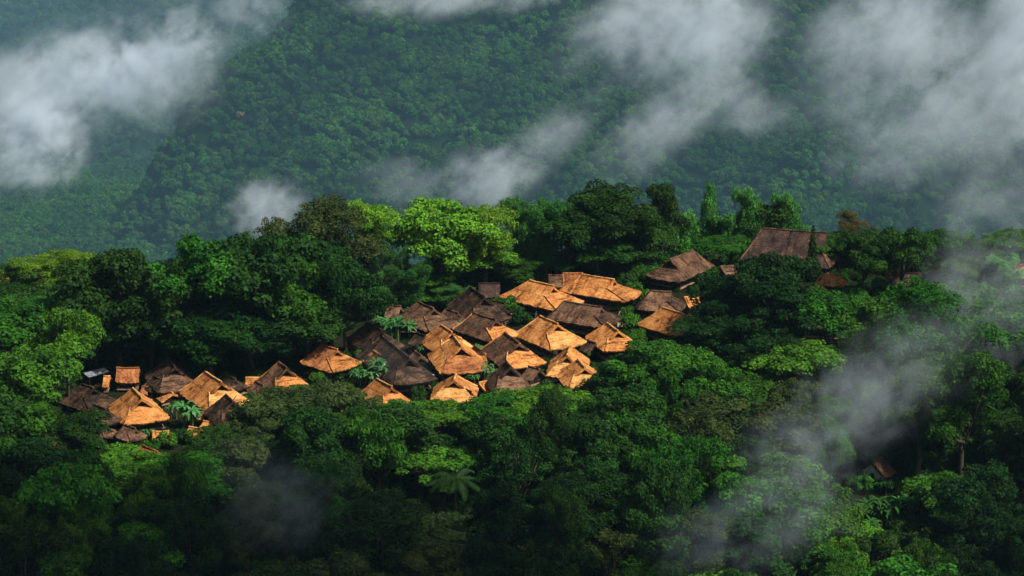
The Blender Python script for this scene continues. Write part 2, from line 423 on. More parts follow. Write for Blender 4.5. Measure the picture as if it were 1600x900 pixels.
def blade(m, base, az, L, W, rise, droop, nseg=6, tones=None, ragged=None):
    """one arching leaf blade, folded along its midrib"""
    d = Vector((math.cos(az), math.sin(az), 0)); s = Vector((-math.sin(az), math.cos(az), 0)); pts = []
    for k in range(nseg + 1):
        t = k / nseg
        pts.append(Vector(base) + d * L * t * (1 - .25 * t) + Vector((0, 0, rise * t - droop * t * t)))
    for k in range(nseg):
        for sg in (-1, 1):
            w0 = W * math.sin(math.pi * min(1, (k / nseg) * .92 + .08)) ** .6; w1 = W * math.sin(math.pi * min(1, ((k + 1) / nseg) * .92 + .08)) ** .6
            a, b = pts[k], pts[k + 1]
            m.quad(a, b, b + s * sg * w1 + Vector((0, 0, .25 * w1)), a + s * sg * w0 + Vector((0, 0, .25 * w0)))
def tone_attr(me, seed, mean=.5, sd=.2):
    rng = np.random.default_rng(seed); a = me.attributes.new('tone', 'FLOAT', 'FACE')
    a.data.foreach_set('value', np.clip(rng.normal(mean, sd, len(me.polygons)), 0, 1).astype(np.float32))
BAN = []
for sd in (1, 2, 3):
    rg = random.Random(sd); st = MB(); lf = MB()
    for c in range(3):
        bx, by = (0, 0) if c == 0 else (rg.uniform(-1.3, 1.3), rg.uniform(-1.3, 1.3)); h = rg.uniform(2.0, 3.0) if c else 3.2
        st.tube([(bx, by, -.4), (bx, by, h)], [.2, .12], 7)
        for k in range(11):
            az = k * 2.4 + rg.uniform(-.3, .3); up = rg.uniform(.3, 2.6)
            blade(lf, (bx, by, h - .1), az, rg.uniform(2.1, 3.2), .23, up, up + rg.uniform(0, 1.0) - .3)
    l = lf.mesh('fronds_banana'); tone_attr(l, sd); l.materials.append(FOL['banana'])
    s = st.mesh('stems_banana'); s.materials.append(CULM); BAN.append((l, s))
def palm_meshes():
    rg = random.Random(8); st = MB(); lf = MB(); H = 11
    st.tube([(0, 0, -1), (.2, 0, 3), (.1, .1, 7), (0, 0, H)], [.32, .24, .2, .18], 8)
    for k in range(15):
        az = k * 2.4; L = rg.uniform(6.0, 7.2); rise = rg.uniform(1.0, 5.2) if k < 10 else rg.uniform(-.5, 1); dr = rise + rg.uniform(.2, 2.4)
        d = Vector((math.cos(az), math.sin(az), 0)); s = Vector((-math.sin(az), math.cos(az), 0)); n = 26; prev = None
        for q in range(n + 1):
            t = q / n; p = Vector((0, 0, H)) + d * L * t * (1 - .2 * t) + Vector((0, 0, rise * t - dr * t * t))
            if prev is not None:
                lf.quad(prev + s * .05, prev - s * .05, p - s * .04, p + s * .04)
                ll = 1.5 * math.sin(math.pi * (.12 + .82 * t)) ** .7
                for sg in (-1, 1):
                    e = p + (s * sg * .75 + d * .55).normalized() * ll + Vector((0, 0, -.35 * ll))
                    lf.quad(prev, p, e + Vector((0, 0, .02)), e - d * .06)
            prev = p
    l = lf.mesh('fronds_palm'); tone_attr(l, 3); l.materials.append(FOL['deep']); s = st.mesh('trunk_palm'); s.materials.append(BARK)
    return l, s
PALM = palm_meshes()
def bamboo_proto(name, H, spread, nc, seed):
    rng = np.random.default_rng(seed); st = MB(); Ps, Ns, Ts = [], [], []
    for c in range(nc):
        az = rng.random() * 6.28; b = rng.random() * 1.5; h = H * (.68 + .32 * rng.random()); sp = spread * (.3 + .7 * rng.random())
        pts = []
        for k in range(9):
            t = k / 8; pts.append((math.cos(az) * (b + sp * t ** 2.4), math.sin(az) * (b + sp * t ** 2.4), h * (t - .16 * t ** 5)))
        st.tube(pts, [.09, .09, .085, .08, .07, .06, .045, .03, .012], 5)
        n = 2300
        t = .22 + .78 * rng.random(n) ** .75
        P = np.array(pts); idx = np.clip((t * 8).astype(int), 0, 7); fr = (t * 8 - idx)[:, None]
        base = P[idx] * (1 - fr) + P[idx + 1] * fr
        # sprays gather at the nodes: tufts with gaps between
        node = np.round(t * 13) / 13; ang = (node * 911 + c) % 6.28 + rng.normal(size=n) * .5; base = base * .45 + (P[np.clip((node * 8).astype(int), 0, 7)] * (1 - (node * 8 - np.clip((node * 8).astype(int), 0, 7))[:, None]) + P[np.clip((node * 8).astype(int), 0, 7) + 1] * (node * 8 - np.clip((node * 8).astype(int), 0, 7))[:, None]) * .55
        rr = (.2 + 2.2 * rng.random(n)) * (1.15 - .6 * t)
        off = np.stack([np.cos(ang) * rr, np.sin(ang) * rr, .35 * rng.normal(size=n) - .25 * rr], 1)
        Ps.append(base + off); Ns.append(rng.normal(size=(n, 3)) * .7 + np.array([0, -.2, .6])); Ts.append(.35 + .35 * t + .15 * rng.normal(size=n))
    P = np.concatenate(Ps); n = len(P)
    c = leaf_mesh('foliage_' + name, P, np.concatenate(Ns), .21 * (.6 + .8 * rng.random(n)), np.concatenate(Ts), .3, seed, droop=np.array([0, 0, -1.0]))
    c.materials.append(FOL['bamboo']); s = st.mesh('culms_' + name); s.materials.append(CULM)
    PROTO[name] = (c, s, 2 * (spread + 1.0), float(np.percentile(P[:, 2], 99.7)))
bamboo_proto('bamboo1', 20, 4.0, 15, 3)
bamboo_proto('bamboo2', 17, 2.2, 9, 4)
bamboo_proto('plume', 16, 2.0, 6, 9)

rnd = random.Random(5)
def plant_tree(x, y, h, wid, shape, species, label, group=None, name=None, cat='tree', z=None):
    c, t, W0, H0 = PROTO[shape]
    g = ground(x, y) if z is None else z
    s = wid / W0
    bam = shape.startswith('bamboo') or shape == 'plume'
    e = empty(name or ('bamboo_clump' if bam else ('cypress_tree' if shape == 'cypress' else 'broadleaf_tree')), (x, y, g), rnd.random() * 6.28, (s, s * rnd.uniform(.9, 1.1), h / H0))
    tag(e, label, cat, group)
    link('foliage' if bam else 'crown', c, e, FOL[species]); link('culms' if bam else 'trunk', t, e)
    return e
def tree_px(u, vtop, vbase, wpx, shape, species, label, group=None, **kw):
    p = at_ground(u, vbase)
    top = at_y(u, vtop + (0.11 * wpx if vbase > 520 else 0.02 * wpx), p.y)
    h = max(4.0, top.z - p.z)
    d = p.y * CP + (CAM_Z - p.z - h / 2) * SP
    return plant_tree(p.x, p.y, h, wpx * d / FPX, shape, species, label, group, **kw)

# ------------------------------------------------------------------ thatched houses
HOUSES = []   # (u0, v0, u1, v1, short)
def build_house(A, B, w, rise, eF, eB, roof, skirt, label, short, he=2.8, tg=.47, hip=True, wall=WOOD, name='thatched_house', horns=False, finials=None, hole=False, walls=True):
    tiny = w < 2.2
    if w < 2.2: w += .7; rise *= .8; roof = {'orange': 'rusty', 'gold': 'orange'}.get(roof, roof) if w < 2.3 else roof
    if hip and w > 3: eB = max(eB, w * .5)
    if w > 3 and w < 7: w *= 1.07; eF *= 1.08; eB *= 1.08
    z0 = 0.0
    pm = at_ground((A[0] + B[0]) / 2, (A[1] + B[1]) / 2 + (rise + he) * FPX * CP / 610)
    zr = pm.z + he + rise
    a, b = at_z(A[0], A[1], zr), at_z(B[0], B[1], zr)
    mid = (a + b) / 2; dv = b - a; L = dv.length; rz = math.atan2(dv.y, dv.x)
    root = empty(name, (mid.x, mid.y, pm.z), rz)
    tag(root, label, 'house', 'thatched houses of the hillside village')
    sd = rnd.random() * 100
    def wob(x, y, z, k=.09, e=0.0):
        v = mnoise.noise_vector(Vector((x * .8 + sd, y * .8, z * .8)))
        v2 = mnoise.noise_vector(Vector((x * 3.1 + sd, y * 3.1, z * 3.1)))
        return Vector((x, y, z)) + v * k + v2 * (.06 + e)
    ov = .9 if hip else 0.0
    if not hip: tg = 1.0
    # the ridge sags slightly, the slopes flare towards the eaves
    def prof(t, x): return he + rise * (1 - t) - .035 * rise * math.sin(math.pi * t) - .06 * math.cos(x / max(L, 3) * 3)
    def xend(q, e): return L / 2 - ov + (e + ov) * q
    def eave(t): return .17 if t > .99 else 0
    nl = max(8, int(L / .45))
    m = MB()
    for sg in (-1, 1):
        def up(i, j):
            t = tg * j; x = lerp(-L / 2 - eB * t * hip, L / 2, i)
            return wob(x, sg * (w * t), prof(t, x), e=eave(t))
        m.grid(up if sg > 0 else (lambda i, j: up(1 - i, j)), nl, 7)
        if hip:
            def lo(i, j):
                t = lerp(tg, 1, j); q = j
                xe = lerp(-L / 2 - eB * t, xend(q, eF), i)
                rc = .35 * q * (abs(2 * i - 1) ** 8)          # the eave corners are rounded
                return wob(xe, sg * (w * t - rc), prof(t, 0) - .02, e=eave(t))
            m.grid(lo if sg > 0 else (lambda i, j: lo(1 - i, j)), nl + 6, 7)
    ro = m.build('roof', TH[roof], root)
    so = ro.modifiers.new('thick', 'SOLIDIFY'); so.thickness = .42; so.offset = -1.0
    if hole:   # a poke in the straw
        pass
    if hip:
        for sgx, e, nm in ((1, eF, 'front'), (-1, eB, 'back')):
            k = MB()
            def hp(i, j):
                t = lerp(tg if sgx > 0 else 0, 1, j); s = lerp(-1, 1, i)
                x = (xend(j, e) if sgx > 0 else L / 2 + e * t) + .7 * j * (1 - s * s) - .02
                yy = s * (w * t - .35 * j * abs(s) ** 8)
                return wob(sgx * x, yy * sgx, prof(t, 0) - .03 - .15 * (1 - s * s) * j, e=eave(t))
            k.grid(lambda i, j: hp(1 - i, j), 18, 8)
            h = k.build('skirt_roof', TH[skirt], root)
            so = h.modifiers.new('thick', 'SOLIDIFY'); so.thickness = .28; so.offset = 1.0
            if sgx < 0: continue
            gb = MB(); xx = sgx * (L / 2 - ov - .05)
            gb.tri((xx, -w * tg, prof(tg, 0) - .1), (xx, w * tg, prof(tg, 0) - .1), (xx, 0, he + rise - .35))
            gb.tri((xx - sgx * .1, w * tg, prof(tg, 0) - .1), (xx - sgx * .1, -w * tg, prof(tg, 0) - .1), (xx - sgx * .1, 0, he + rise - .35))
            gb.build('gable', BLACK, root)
    else:
        for sgx in (-1, 1):
            xx = sgx * (L / 2 - .5); gb = MB()
            gb.tri((xx, -w * .85, he - .1), (xx, w * .85, he - .1), (xx, 0, he + rise * .86)).tri((xx - sgx * .08, w * .85, he - .1), (xx - sgx * .08, -w * .85, he - .1), (xx - sgx * .08, 0, he + rise * .86))
            gb.build('gable', wall, root)
    # ridge cap: a bundle of straw tied along the top
    pts = [wob(lerp(-L / 2 - .05, L / 2 + .05, i / 10), 0, prof(0, lerp(-L / 2, L / 2, i / 10)) + .08, .08) for i in range(11)]
    MB().tube(pts, .20, 7).build('ridge_cap', TH[roof if roof != 'orange' else 'gold'], root)
    if horns:
        for s2 in (-1, 1):
            MB().tube([(L / 2 - .3, -s2 * .35, he + rise - .4), (L / 2 + .1, s2 * .75, he + rise + 1.1)], [.09, .05], 5).build('ridge_horn', WOOD, root)
    if walls and w > 2.3:
        wx, wy = L / 2 + (min(eF, eB) * .45 if hip else -.7), w * .72
        fl = .7
        wl = MB(); wl.box((0, 0, (fl + he + .25) / 2 + .1), (2 * wx, 2 * wy, he + .25 - fl)); wo_ = wl.build('wall', wall, root)
        MB().box((0, 0, fl - .1), (2 * wx + 1.0, 2 * wy + 1.0, .16)).build('floor_deck', WOODL, root)
        if not tiny: MB().box((wx + .03, -.2, fl + .85), (.08, .9, 1.6)).build('door', BLACK, wo_)
        for sx in (() if tiny else (-.45, .45)):
            for sy in (-1, 1):
                f = MB().box((wx * sx * 1.2, sy * (wy + .03), fl + 1.15), (.8, .07, .6)).build('window', BLACK, wo_)
                MB().box((wx * sx * 1.2, sy * (wy + .05), fl + .8), (.95, .12, .07)).build('sill', WOODL, f)
        for sx in (-1, 0, 1):
            for sy in (-1, 1):
                MB().tube([(sx * (wx + .35), sy * (wy + .35), -.6), (sx * (wx + .35), sy * (wy + .35), he + .12)], .10, 6).build('post', WOOD, root)
    # keep-clear zone in the picture, for the trees in front
    pu, pv = [], []
    for x in (-L / 2 - eB, L / 2 + eF):
        for y in (-w, w):
            q = proj(Vector((mid.x, mid.y, pm.z + he)) + Vector((x * math.cos(rz) - y * math.sin(rz), x * math.sin(rz) + y * math.cos(rz), 0)))
            pu.append(q[0]); pv.append(q[1])
    HOUSES.append((min(pu), min(A[1], B[1]), max(pu), max(pv), short, mid.y, mid.x))
    return root
HL = [
 # A (far ridge end), B (near ridge end), half width, rise, front hip, back hip, roof, skirt, label, short
 ((208,607),(222,622),4.5,3.9,2.6,1.5,'orange','orange','orange thatched house lowest on the left, beside the big dark fronds','the lowest orange house at the left',{}),
 ((321,581),(346,597),4.7,4.0,3.6,2.0,'orange','gold','largest golden thatched house of the left cluster with a bright front slope','the golden house of the left cluster',{}),
 ((262,560),(273,573),4.3,3.8,3.2,2.4,'dark','brown','dark brown thatched house behind the golden house at the left','the dark house of the left cluster',{}),
 ((182,575),(218,575),2.6,2.2,.5,.5,'rusty','rusty','small square rusty orange roof at the back of the left cluster','the small square rusty roof',dict(hip=False,he=2.2)),
 ((162,588),(172,588),2.0,1.6,.5,.5,'orange','orange','tiny shed with a patch of orange thatch at the far left of the village','the tiny shed at the far left',dict(hip=False,he=1.8)),
 ((262,609),(270,614),1.9,1.6,.8,.8,'orange','orange','tiny orange thatched hut between the dark house and the golden house','the tiny orange hut',dict(he=1.6,hip=False)),
 ((222,604),(234,605),1.3,1.0,.5,.5,'rusty','rusty','low rusty lean-to roof just behind the lowest orange house','the rusty lean-to',dict(hip=False,he=1.5,walls=False)),
 ((436,566),(448,575),4.3,4.0,3.4,1.5,'brown','orange','house with a steep brown main roof and an orange front skirt beside the left cluster','the steep brown roof with the orange skirt',{}),
 ((384,590),(420,590),1.8,1.4,.4,.4,'orange','orange','low orange roof sticking out left of the steep brown roof','the low orange roof',dict(hip=False,he=1.8)),
 ((353,617),(364,627),3.9,3.6,3.6,1.6,'dark','brown','dark weathered house with crossed ridge horns in front of the golden house','the dark house with crossed horns',dict(horns=True)),
 ((305,644),(320,644),1.4,.9,.3,.3,'orange','orange','small flat orange roof beside the banana plants of the left cluster','the small flat orange roof',dict(hip=False,he=1.6,walls=False)),
 ((318,658),(336,661),1.3,.9,.3,.3,'gold','gold','little golden roof with a white corner below the crossed horn house','the little golden roof',dict(hip=False,he=1.5,walls=False)),
 ((296,667),(313,670),1.8,1.2,.5,.4,'orange','orange','orange roof half hidden by leaves at the front of the left cluster','the half hidden orange roof',dict(he=1.6,hip=False)),
 ((238,675),(264,674),1.7,1.1,.6,.8,'orange','orange','low broad orange roof below the lowest orange house','the low broad orange roof',dict(he=1.6,hip=False)),
 ((222,696),(246,706),2.3,1.5,.8,1.0,'rusty','rusty','rusty brown roof sunk in the trees at the very front left','the sunken rusty roof',dict(he=1.6)),
 ((128,600),(146,606),4.0,3.2,3.0,3.2,'dark','dark','nearly black thatched house in deep shade at the far left','the nearly black house',{}),
 ((155,664),(172,672),1.6,1.2,.8,1.4,'brown','brown','brown eave showing through leaves at the lower far left','the brown eave',dict(he=1.5)),
 ((504,539),(527,546),4.2,3.2,2.6,1.8,'rusty','orange','rusty orange diamond shaped roof standing alone left of the main cluster','the lone diamond shaped roof',{}),
 ((598,526),(640,559),4.7,4.2,3.0,2.2,'dark','dark','long dark brown house with a pale ridge edge and rounded front end','the long dark house',{}),
 ((574,505),(597,516),4.0,3.6,2.4,2.4,'dark','dark','dark thatched house behind the long dark house, under the tall trees','the dark house under the tall trees',{}),
 ((553,526),(566,529),1.9,1.8,.7,.7,'rusty','orange','small brown hut with a light spot tucked left of the long dark house','the small brown hut',dict(he=1.8)),
 ((653,472),(678,482),4.2,3.4,3.6,2.2,'brown','brown','mossy brown house at the left end of the upper row','the mossy brown house',{}),
 ((606,477),(626,479),2.6,1.8,.6,.6,'brown','brown','small brown roof at the forest edge left of the mossy brown house','the small brown roof at the forest edge',dict(hip=False)),
 ((735,449),(757,464),4.4,4.2,4.0,2.4,'dark','dark','tall dark brown house with a steep gable in the upper row','the tall dark gabled house',{}),
 ((704,452),(728,452),2.4,1.6,.5,.5,'redtile','redtile','reddish brown shed roof behind the tall dark gabled house, on its left','the reddish shed on the left',dict(hip=False,he=2.0)),
 ((748,443),(781,443),3.0,2.2,.5,.5,'redtile','redtile','wider reddish brown roof behind the tall dark gabled house, on its right','the wider reddish roof',dict(hip=False,he=2.0)),
 ((740,489),(775,500),4.0,3.2,3.0,1.6,'brown','orange','brown house with orange front and flat top left of the village centre','the brown house with the orange front',{}),
 ((690,508),(706,519),4.2,3.4,3.0,1.6,'orange','gold','orange house directly behind the wide gabled house, joined to it by its slope','the orange house behind the wide gable',{}),
 ((710,527),(721,541),5.0,4.2,3.6,1.4,'orange','rusty','big orange house with the widest dark gable opening in the village','the wide gabled orange house',dict(tg=.5)),
 ((789,520),(811,536),4.6,3.8,3.4,1.6,'brown','orange','brown house with an orange front skirt in the middle of the village','the middle brown house',{}),
 ((844,494),(872,506),4.7,3.8,3.8,2.6,'orange','gold','large orange house in the very centre with a wide golden front','the large central orange house',{}),
 ((828,438),(865,447),4.6,3.6,4.4,4.4,'orange','orange','wide orange house at the top of the village with a person beside it','the wide orange house at the top',dict(he=2.9)),
 ((910,429),(960,437),4.0,3.2,4.4,3.2,'orange','orange','longest orange house in the top right of the main cluster','the longest orange house',dict(he=2.8)),
 ((879,427),(911,427),2.6,2.4,.5,.5,'rusty','rusty','rusty roof block peeping out behind the longest orange house','the rusty roof block',dict(hip=False,he=2.6)),
 ((857,430),(878,430),2.4,2.0,.5,.5,'brown','brown','brown roof left of the rusty roof block behind the top row','the brown roof of the top row',dict(hip=False)),
 ((882,471),(940,480),4.2,3.0,2.6,1.4,'brown','dark','long brown roof with a dark gable below the longest orange house','the long brown roof',{}),
 ((949,505),(966,517),4.1,3.2,2.4,1.6,'orange','orange','orange house with a pale ridge patch on the right of the main cluster','the orange house with the pale ridge patch',{}),
 ((891,541),(886,555),3.8,3.4,3.2,1.2,'orange','gold','golden fronted house at the lower right, just behind the last orange house','the golden fronted house',{}),
 ((903,562),(914,574),4.2,3.2,2.8,1.2,'orange','gold','last orange house of the main cluster, at its lower right end','the last orange house',{}),
 ((791,565),(797,573),4.0,4.2,3.4,1.4,'dark','brown','dark cone shaped house with a rounded brown front below the middle','the dark cone shaped house',dict(tg=.5,horns=True)),
 ((712,585),(709,594),4.2,3.2,3.0,1.2,'orange','gold','orange house sunk behind the treetops at the front of the main cluster','the sunken orange house',{}),
 ((722,606),(736,612),2.2,2.4,.8,.6,'dark','dark','small dark roof right of the sunken orange house','the small dark roof',dict(he=1.8)),
 ((748,598),(768,594),2.0,1.5,.5,.5,'orange','orange','small orange roof left of the dark cone shaped house','the small orange roof',dict(hip=False,he=1.8)),
 ((589,592),(612,604),3.2,3.0,1.8,1.0,'orange','orange','orange roof poking out of the trees below the long dark house','the orange roof below the long dark house',{}),
 ((1082,391),(1047,406),4.4,3.6,3.2,2.4,'brown','brown','brown house with an orange tinted ridge above the main cluster','the brown house above the cluster',{}),
 ((1017,454),(1049,456),4.0,3.2,2.2,1.6,'brown','dark','brown house with a square ridge between bushes right of the cluster','the brown house between the bushes',{}),
 ((1036,481),(1070,491),4.4,3.4,1.4,3.0,'orange','orange','orange house at the right end of the cluster under the huge tree','the orange house under the huge tree',{}),
 ((1069,465),(1092,462),2.6,1.8,.5,.5,'orange','orange','small orange shed against the huge tree on the right','the small orange shed',dict(hip=False,he=2.0,wall=WOODL)),
 ((1126,417),(1146,415),2.0,1.2,.5,.5,'brown','brown','small pale brown roof left of the great hall','the small pale roof',dict(hip=False)),
 ((1192,357),(1292,364),8.0,6.0,1.8,4.0,'redtile','brown','great hall with a broad red brown roof, largest and highest of all houses','the great hall',dict(he=3.2)),
 ((1285,428),(1313,430),2.6,1.8,.6,.6,'orange','orange','low orange roof under the right end of the great hall','the low roof under the hall',dict(he=1.8)),
 ((1386,424),(1440,428),3.2,2.0,.8,.8,'redtile','redtile','wide orange brown roof behind the branching tree on the right','the wide roof behind the branching tree',dict(hip=False)),
 ((1200,455),(1252,464),4.0,2.6,1.4,1.4,'gold','orange','pale golden roof glimpsed through the branches of the huge tree','the roof behind the branches',{}),
 ((1258,488),(1318,492),3.4,2.2,1.0,1.0,'brown','brown','grey brown roof half covered by treetops right of the huge tree','the half covered grey brown roof',dict(hip=False)),
 ((1586,413),(1608,414),3.0,2.2,.8,.8,'orange','orange','orange brown roof cut by the right edge of the picture','the roof at the right edge',dict(hip=False)),
 ((-14,425),(6,422),3.0,2.4,.8,.8,'orange','gold','golden roof cut by the left edge of the picture, upper one','the golden roof at the left edge',{}),
 ((-8,448),(10,448),2.4,1.4,.6,.6,'gold','gold','golden roof cut by the left edge of the picture, lower one','the lower roof at the left edge',{}),
 ((1140,519),(1150,522),1.8,1.2,.5,.5,'orange','orange','scrap of orange roof seen inside the huge tree','the scrap of orange roof',dict(hip=False,he=1.8)),
 ((1380,714),(1362,722),3.2,2.4,.9,.9,'brown','brown','lone brown hut in the lower right forest beside the smoke','the lone hut',dict(hip=False,wall=PLASTER,he=2.0)),
 ((584,548),(596,556),2.4,1.8,.8,.8,'rusty','brown','small rusty hut pressed against the left flank of the long dark house','the small rusty hut',{}),
 ((650,520),(664,525),2.4,1.8,.6,.6,'dark','dark','low dark shed between the mossy brown house and the orange houses','the low dark shed',dict(hip=False,he=2.2)),
 ((648,548),(658,556),2.2,1.6,.6,.6,'brown','brown','small brown shed right of the long dark house','the small brown shed',dict(hip=False,he=2.0)),
 ((698,483),(716,489),2.8,2.0,.8,.8,'brown','brown','small brown roof between the mossy brown house and the tall dark gabled house','the small roof in the upper row',dict(he=2.2)),
 ((770,470),(788,474),2.4,1.8,.7,.7,'dark','dark','small dark roof at the right foot of the tall dark gabled house','the small dark roof of the upper row',dict(he=2.2)),
 ((742,541),(752,548),2.4,1.9,.7,.7,'brown','rusty','small brown hut wedged right of the wide gabled orange house','the wedged brown hut',dict(he=2.1)),
 ((826,572),(842,577),2.5,1.8,.7,.7,'brown','brown','low brown roof right of the dark cone shaped house','the low brown roof',dict(hip=False,he=2.0)),
 ((918,532),(930,536),2.2,1.6,.6,.6,'dark','dark','small dark shed between the large central house and the pale patch house','the shed left of the pale patch house',dict(hip=False,he=2.0)),
 ((936,522),(950,525),1.8,1.2,.5,.5,'dark','dark','tiny dark lean-to under the long brown roof','the tiny dark lean-to',dict(hip=False,he=1.8)),
 ((240,588),(254,594),2.6,2.0,.8,.8,'dark','brown','small dark hut left of the golden house of the left cluster','the small dark hut',dict(he=2.0)),
 ((148,632),(166,640),3.0,2.3,1.4,1.2,'dark','dark','small dark house left of the lowest orange house','the small dark house at the left',{}),
 ((196,664),(212,670),2.4,1.8,.7,.7,'brown','brown','small brown roof under the front eave of the lowest orange house','the small brown roof at the left',dict(he=1.9)),
 ((356,588),(368,592),2.6,1.9,.7,.7,'dark','dark','small dark roof between the golden house and the steep brown roof','the dark roof in the gap',dict(he=2.0)),
 ((400,596),(412,602),2.2,1.7,.6,.6,'brown','brown','small brown hut left of the steep brown roof','the hut left of the steep roof',dict(he=1.9)),
]
for (A, B, w_, rise, eF, eB, rf, sk, lab, sh, kw) in HL:
    build_house(A, B, w_, rise, eF, eB, rf, sk, lab, sh, **kw)
PLACES = [((h[0] + h[2]) / 2, (h[1] + h[3]) / 2, h[4]) for h in HOUSES]
def nearest(u, v):
    b = min(PLACES, key=lambda q: (q[0] - u) ** 2 + ((q[1] - v) * 1.5) ** 2)
    side = 'left of' if u < b[0] - 12 else ('right of' if u > b[0] + 12 else ('below' if v > b[1] else 'behind'))
    return side + ' ' + b[2]

